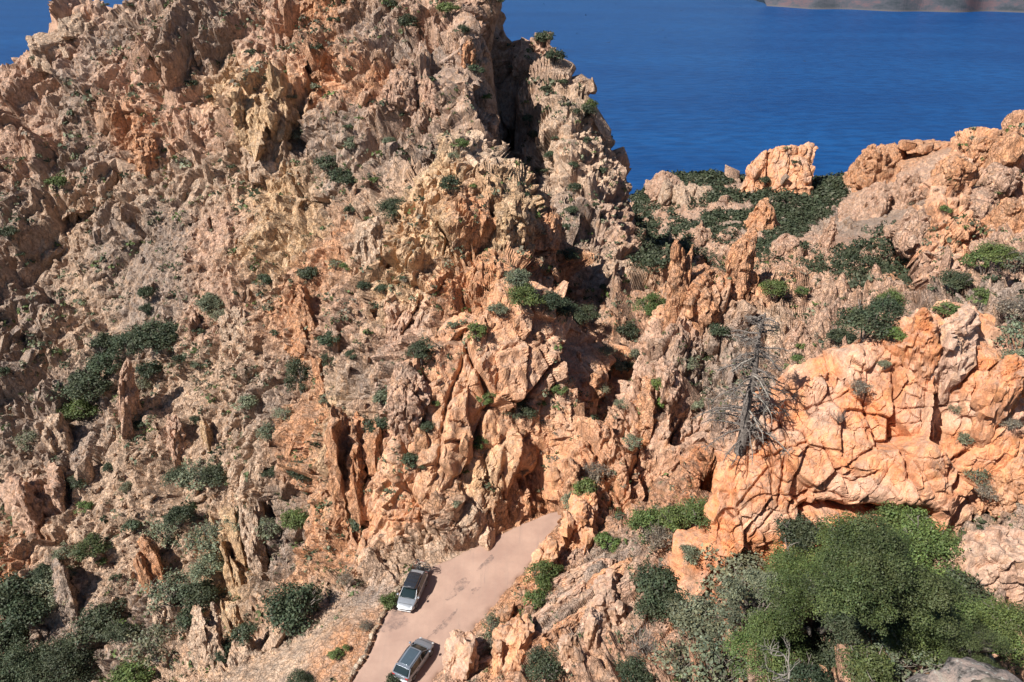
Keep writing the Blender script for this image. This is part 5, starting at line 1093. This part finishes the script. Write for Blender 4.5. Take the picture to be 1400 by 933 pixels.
def bicycle(loc, rz, colr, label):
    root = bpy.data.objects.new('bicycle', None); col.objects.link(root); root.location = loc; root.rotation_euler = (0, R(random.uniform(-6, 6)), rz); root['label'] = label; root['category'] = 'bicycle'; root['group'] = 'bicycles on the rear rack'
    fm = paint('bicycle frame', colr, .35)
    for sg in (-1, 1):
        ty = ring('wheel', .33, .022, M_tyre, root, (0, sg*.52, .34), 'x'); ring('rim', .30, .010, M_rim, ty, (0, 0, 0), 'x')
        tb = Tubes()
        for q in range(8): tb.tube([(0, 0, 0), (0, math.cos(q*.785)*.3, math.sin(q*.785)*.3)], .004, .004, 3)
        link('spokes', tb.mesh('spokes', M_rim), ty)
    tb = Tubes(); bb, sd_, hd = (0, -.08, .30), (0, -.22, .80), (0, .36, .82)
    for a_, b2 in ((bb, sd_), (sd_, hd), (hd, bb), (bb, (0, -.52, .34)), (sd_, (0, -.52, .34)), (hd, (0, .52, .34))): tb.tube([a_, b2], .022, .022, 6)
    link('frame', tb.mesh('frame', fm), root)
    tb = Tubes(); tb.tube([(-.28, .36, .98), (0, .40, .95), (.28, .36, .98)], .014, .014, 5); tb.tube([hd, (0, .40, .95)], .014, .014, 5); link('handlebar', tb.mesh('handlebar', M_blk), root)
    bx('saddle', (.13, .26, .06), (0, -.25, .90), M_blk, root); return root
fw = Vector((math.cos(fc), math.sin(fc), 0)); rt = Vector((fw.y, -fw.x, 0))
rack = bpy.data.objects.new('bicycle_rack', None); col.objects.link(rack); rack.location = c1.location - fw*2.45; rack.rotation_euler.z = fc; rack['label'] = 'black bicycle rack fixed behind the silver car'; rack['category'] = 'bicycle rack'
bx('platform', (.75, 1.3, .05), (-.25, 0, .50), M_blk, rack); tb = Tubes(); tb.tube([(.05, -.3, .5), (.0, -.3, 1.2), (0, .3, 1.2), (.05, .3, .5)], .025, .025, 6); link('upright', tb.mesh('upright', M_blk), rack)
for k, (cc, lb) in enumerate([((.05, .05, .06), 'black bicycle on the rack nearest the car tailgate'), ((.55, .5, .45), 'pale framed bicycle in the middle of the rear rack'), ((.25, .03, .03), 'dark red bicycle outermost on the rear rack')]):
    bicycle(c1.location - fw*(2.50+.24*k) + rt*(.15*(k-1)) + Vector((0, 0, .72)), fc, cc, lb)
c2 = car((-8.25, 42.5, .06), math.atan2(.90, .44), M_grey_p, 'blue grey car with a glass roof driving up the road, half hidden by rocks', 4.3, dark_roof=True)

# ---------------------------------------------------------------- birds over the sea
M_bird = paint('dark feathers', (.02, .02, .022), .8)
bvs = [(0, .10, 0), (.04, 0, .03), (0, -.14, 0), (-.04, 0, .03), (0, 0, -.03), (.30, -.06, .10), (.14, .05, .06), (.12, -.05, .05), (-.30, -.06, .10), (-.14, .05, .06), (-.12, -.05, .05)]
bme = bpy.data.meshes.new('bird'); bme.from_pydata([tuple(q*1.3 for q in v) for v in bvs], [], [(0, 1, 3), (1, 2, 3), (0, 4, 1), (1, 4, 2), (0, 3, 4), (3, 2, 4), (1, 6, 5), (1, 5, 7), (3, 8, 9), (3, 10, 8)]); bme.materials.append(M_bird)
for i, (px, py, t) in enumerate([(744, 6, 150), (842, 6, 150), (932, 15, 140), (789, 46, 160), (832, 59, 130), (895, 42, 150), (906, 42, 145), (910, 52, 170), (801, 21, 160), (1100, 84, 150), (1398, 15, 160)]):
    o = link('bird', bme); o.location = P(px, py, t); o.rotation_euler = (random.uniform(-.5, .5), random.uniform(-.5, .5), random.uniform(0, 6)); o['label'] = ['dark bird at the top edge just right of the mountain top', 'dark bird at the top edge over the middle of the sea', 'dark bird near the top edge left of the far headland', 'dark bird nearest the right skyline of the mountain', 'lowest dark bird right of the mountain top', 'left bird of the close pair over the open sea', 'upper right bird of the close pair over the open sea', 'bird just below the close pair over the open sea', 'bird between the mountain top and the two top edge birds', 'lone bird low over the sea above the square rock tower', 'bird at the right edge just under the far headland'][i]; o['category'] = 'bird'; o['group'] = 'birds circling over the sea'
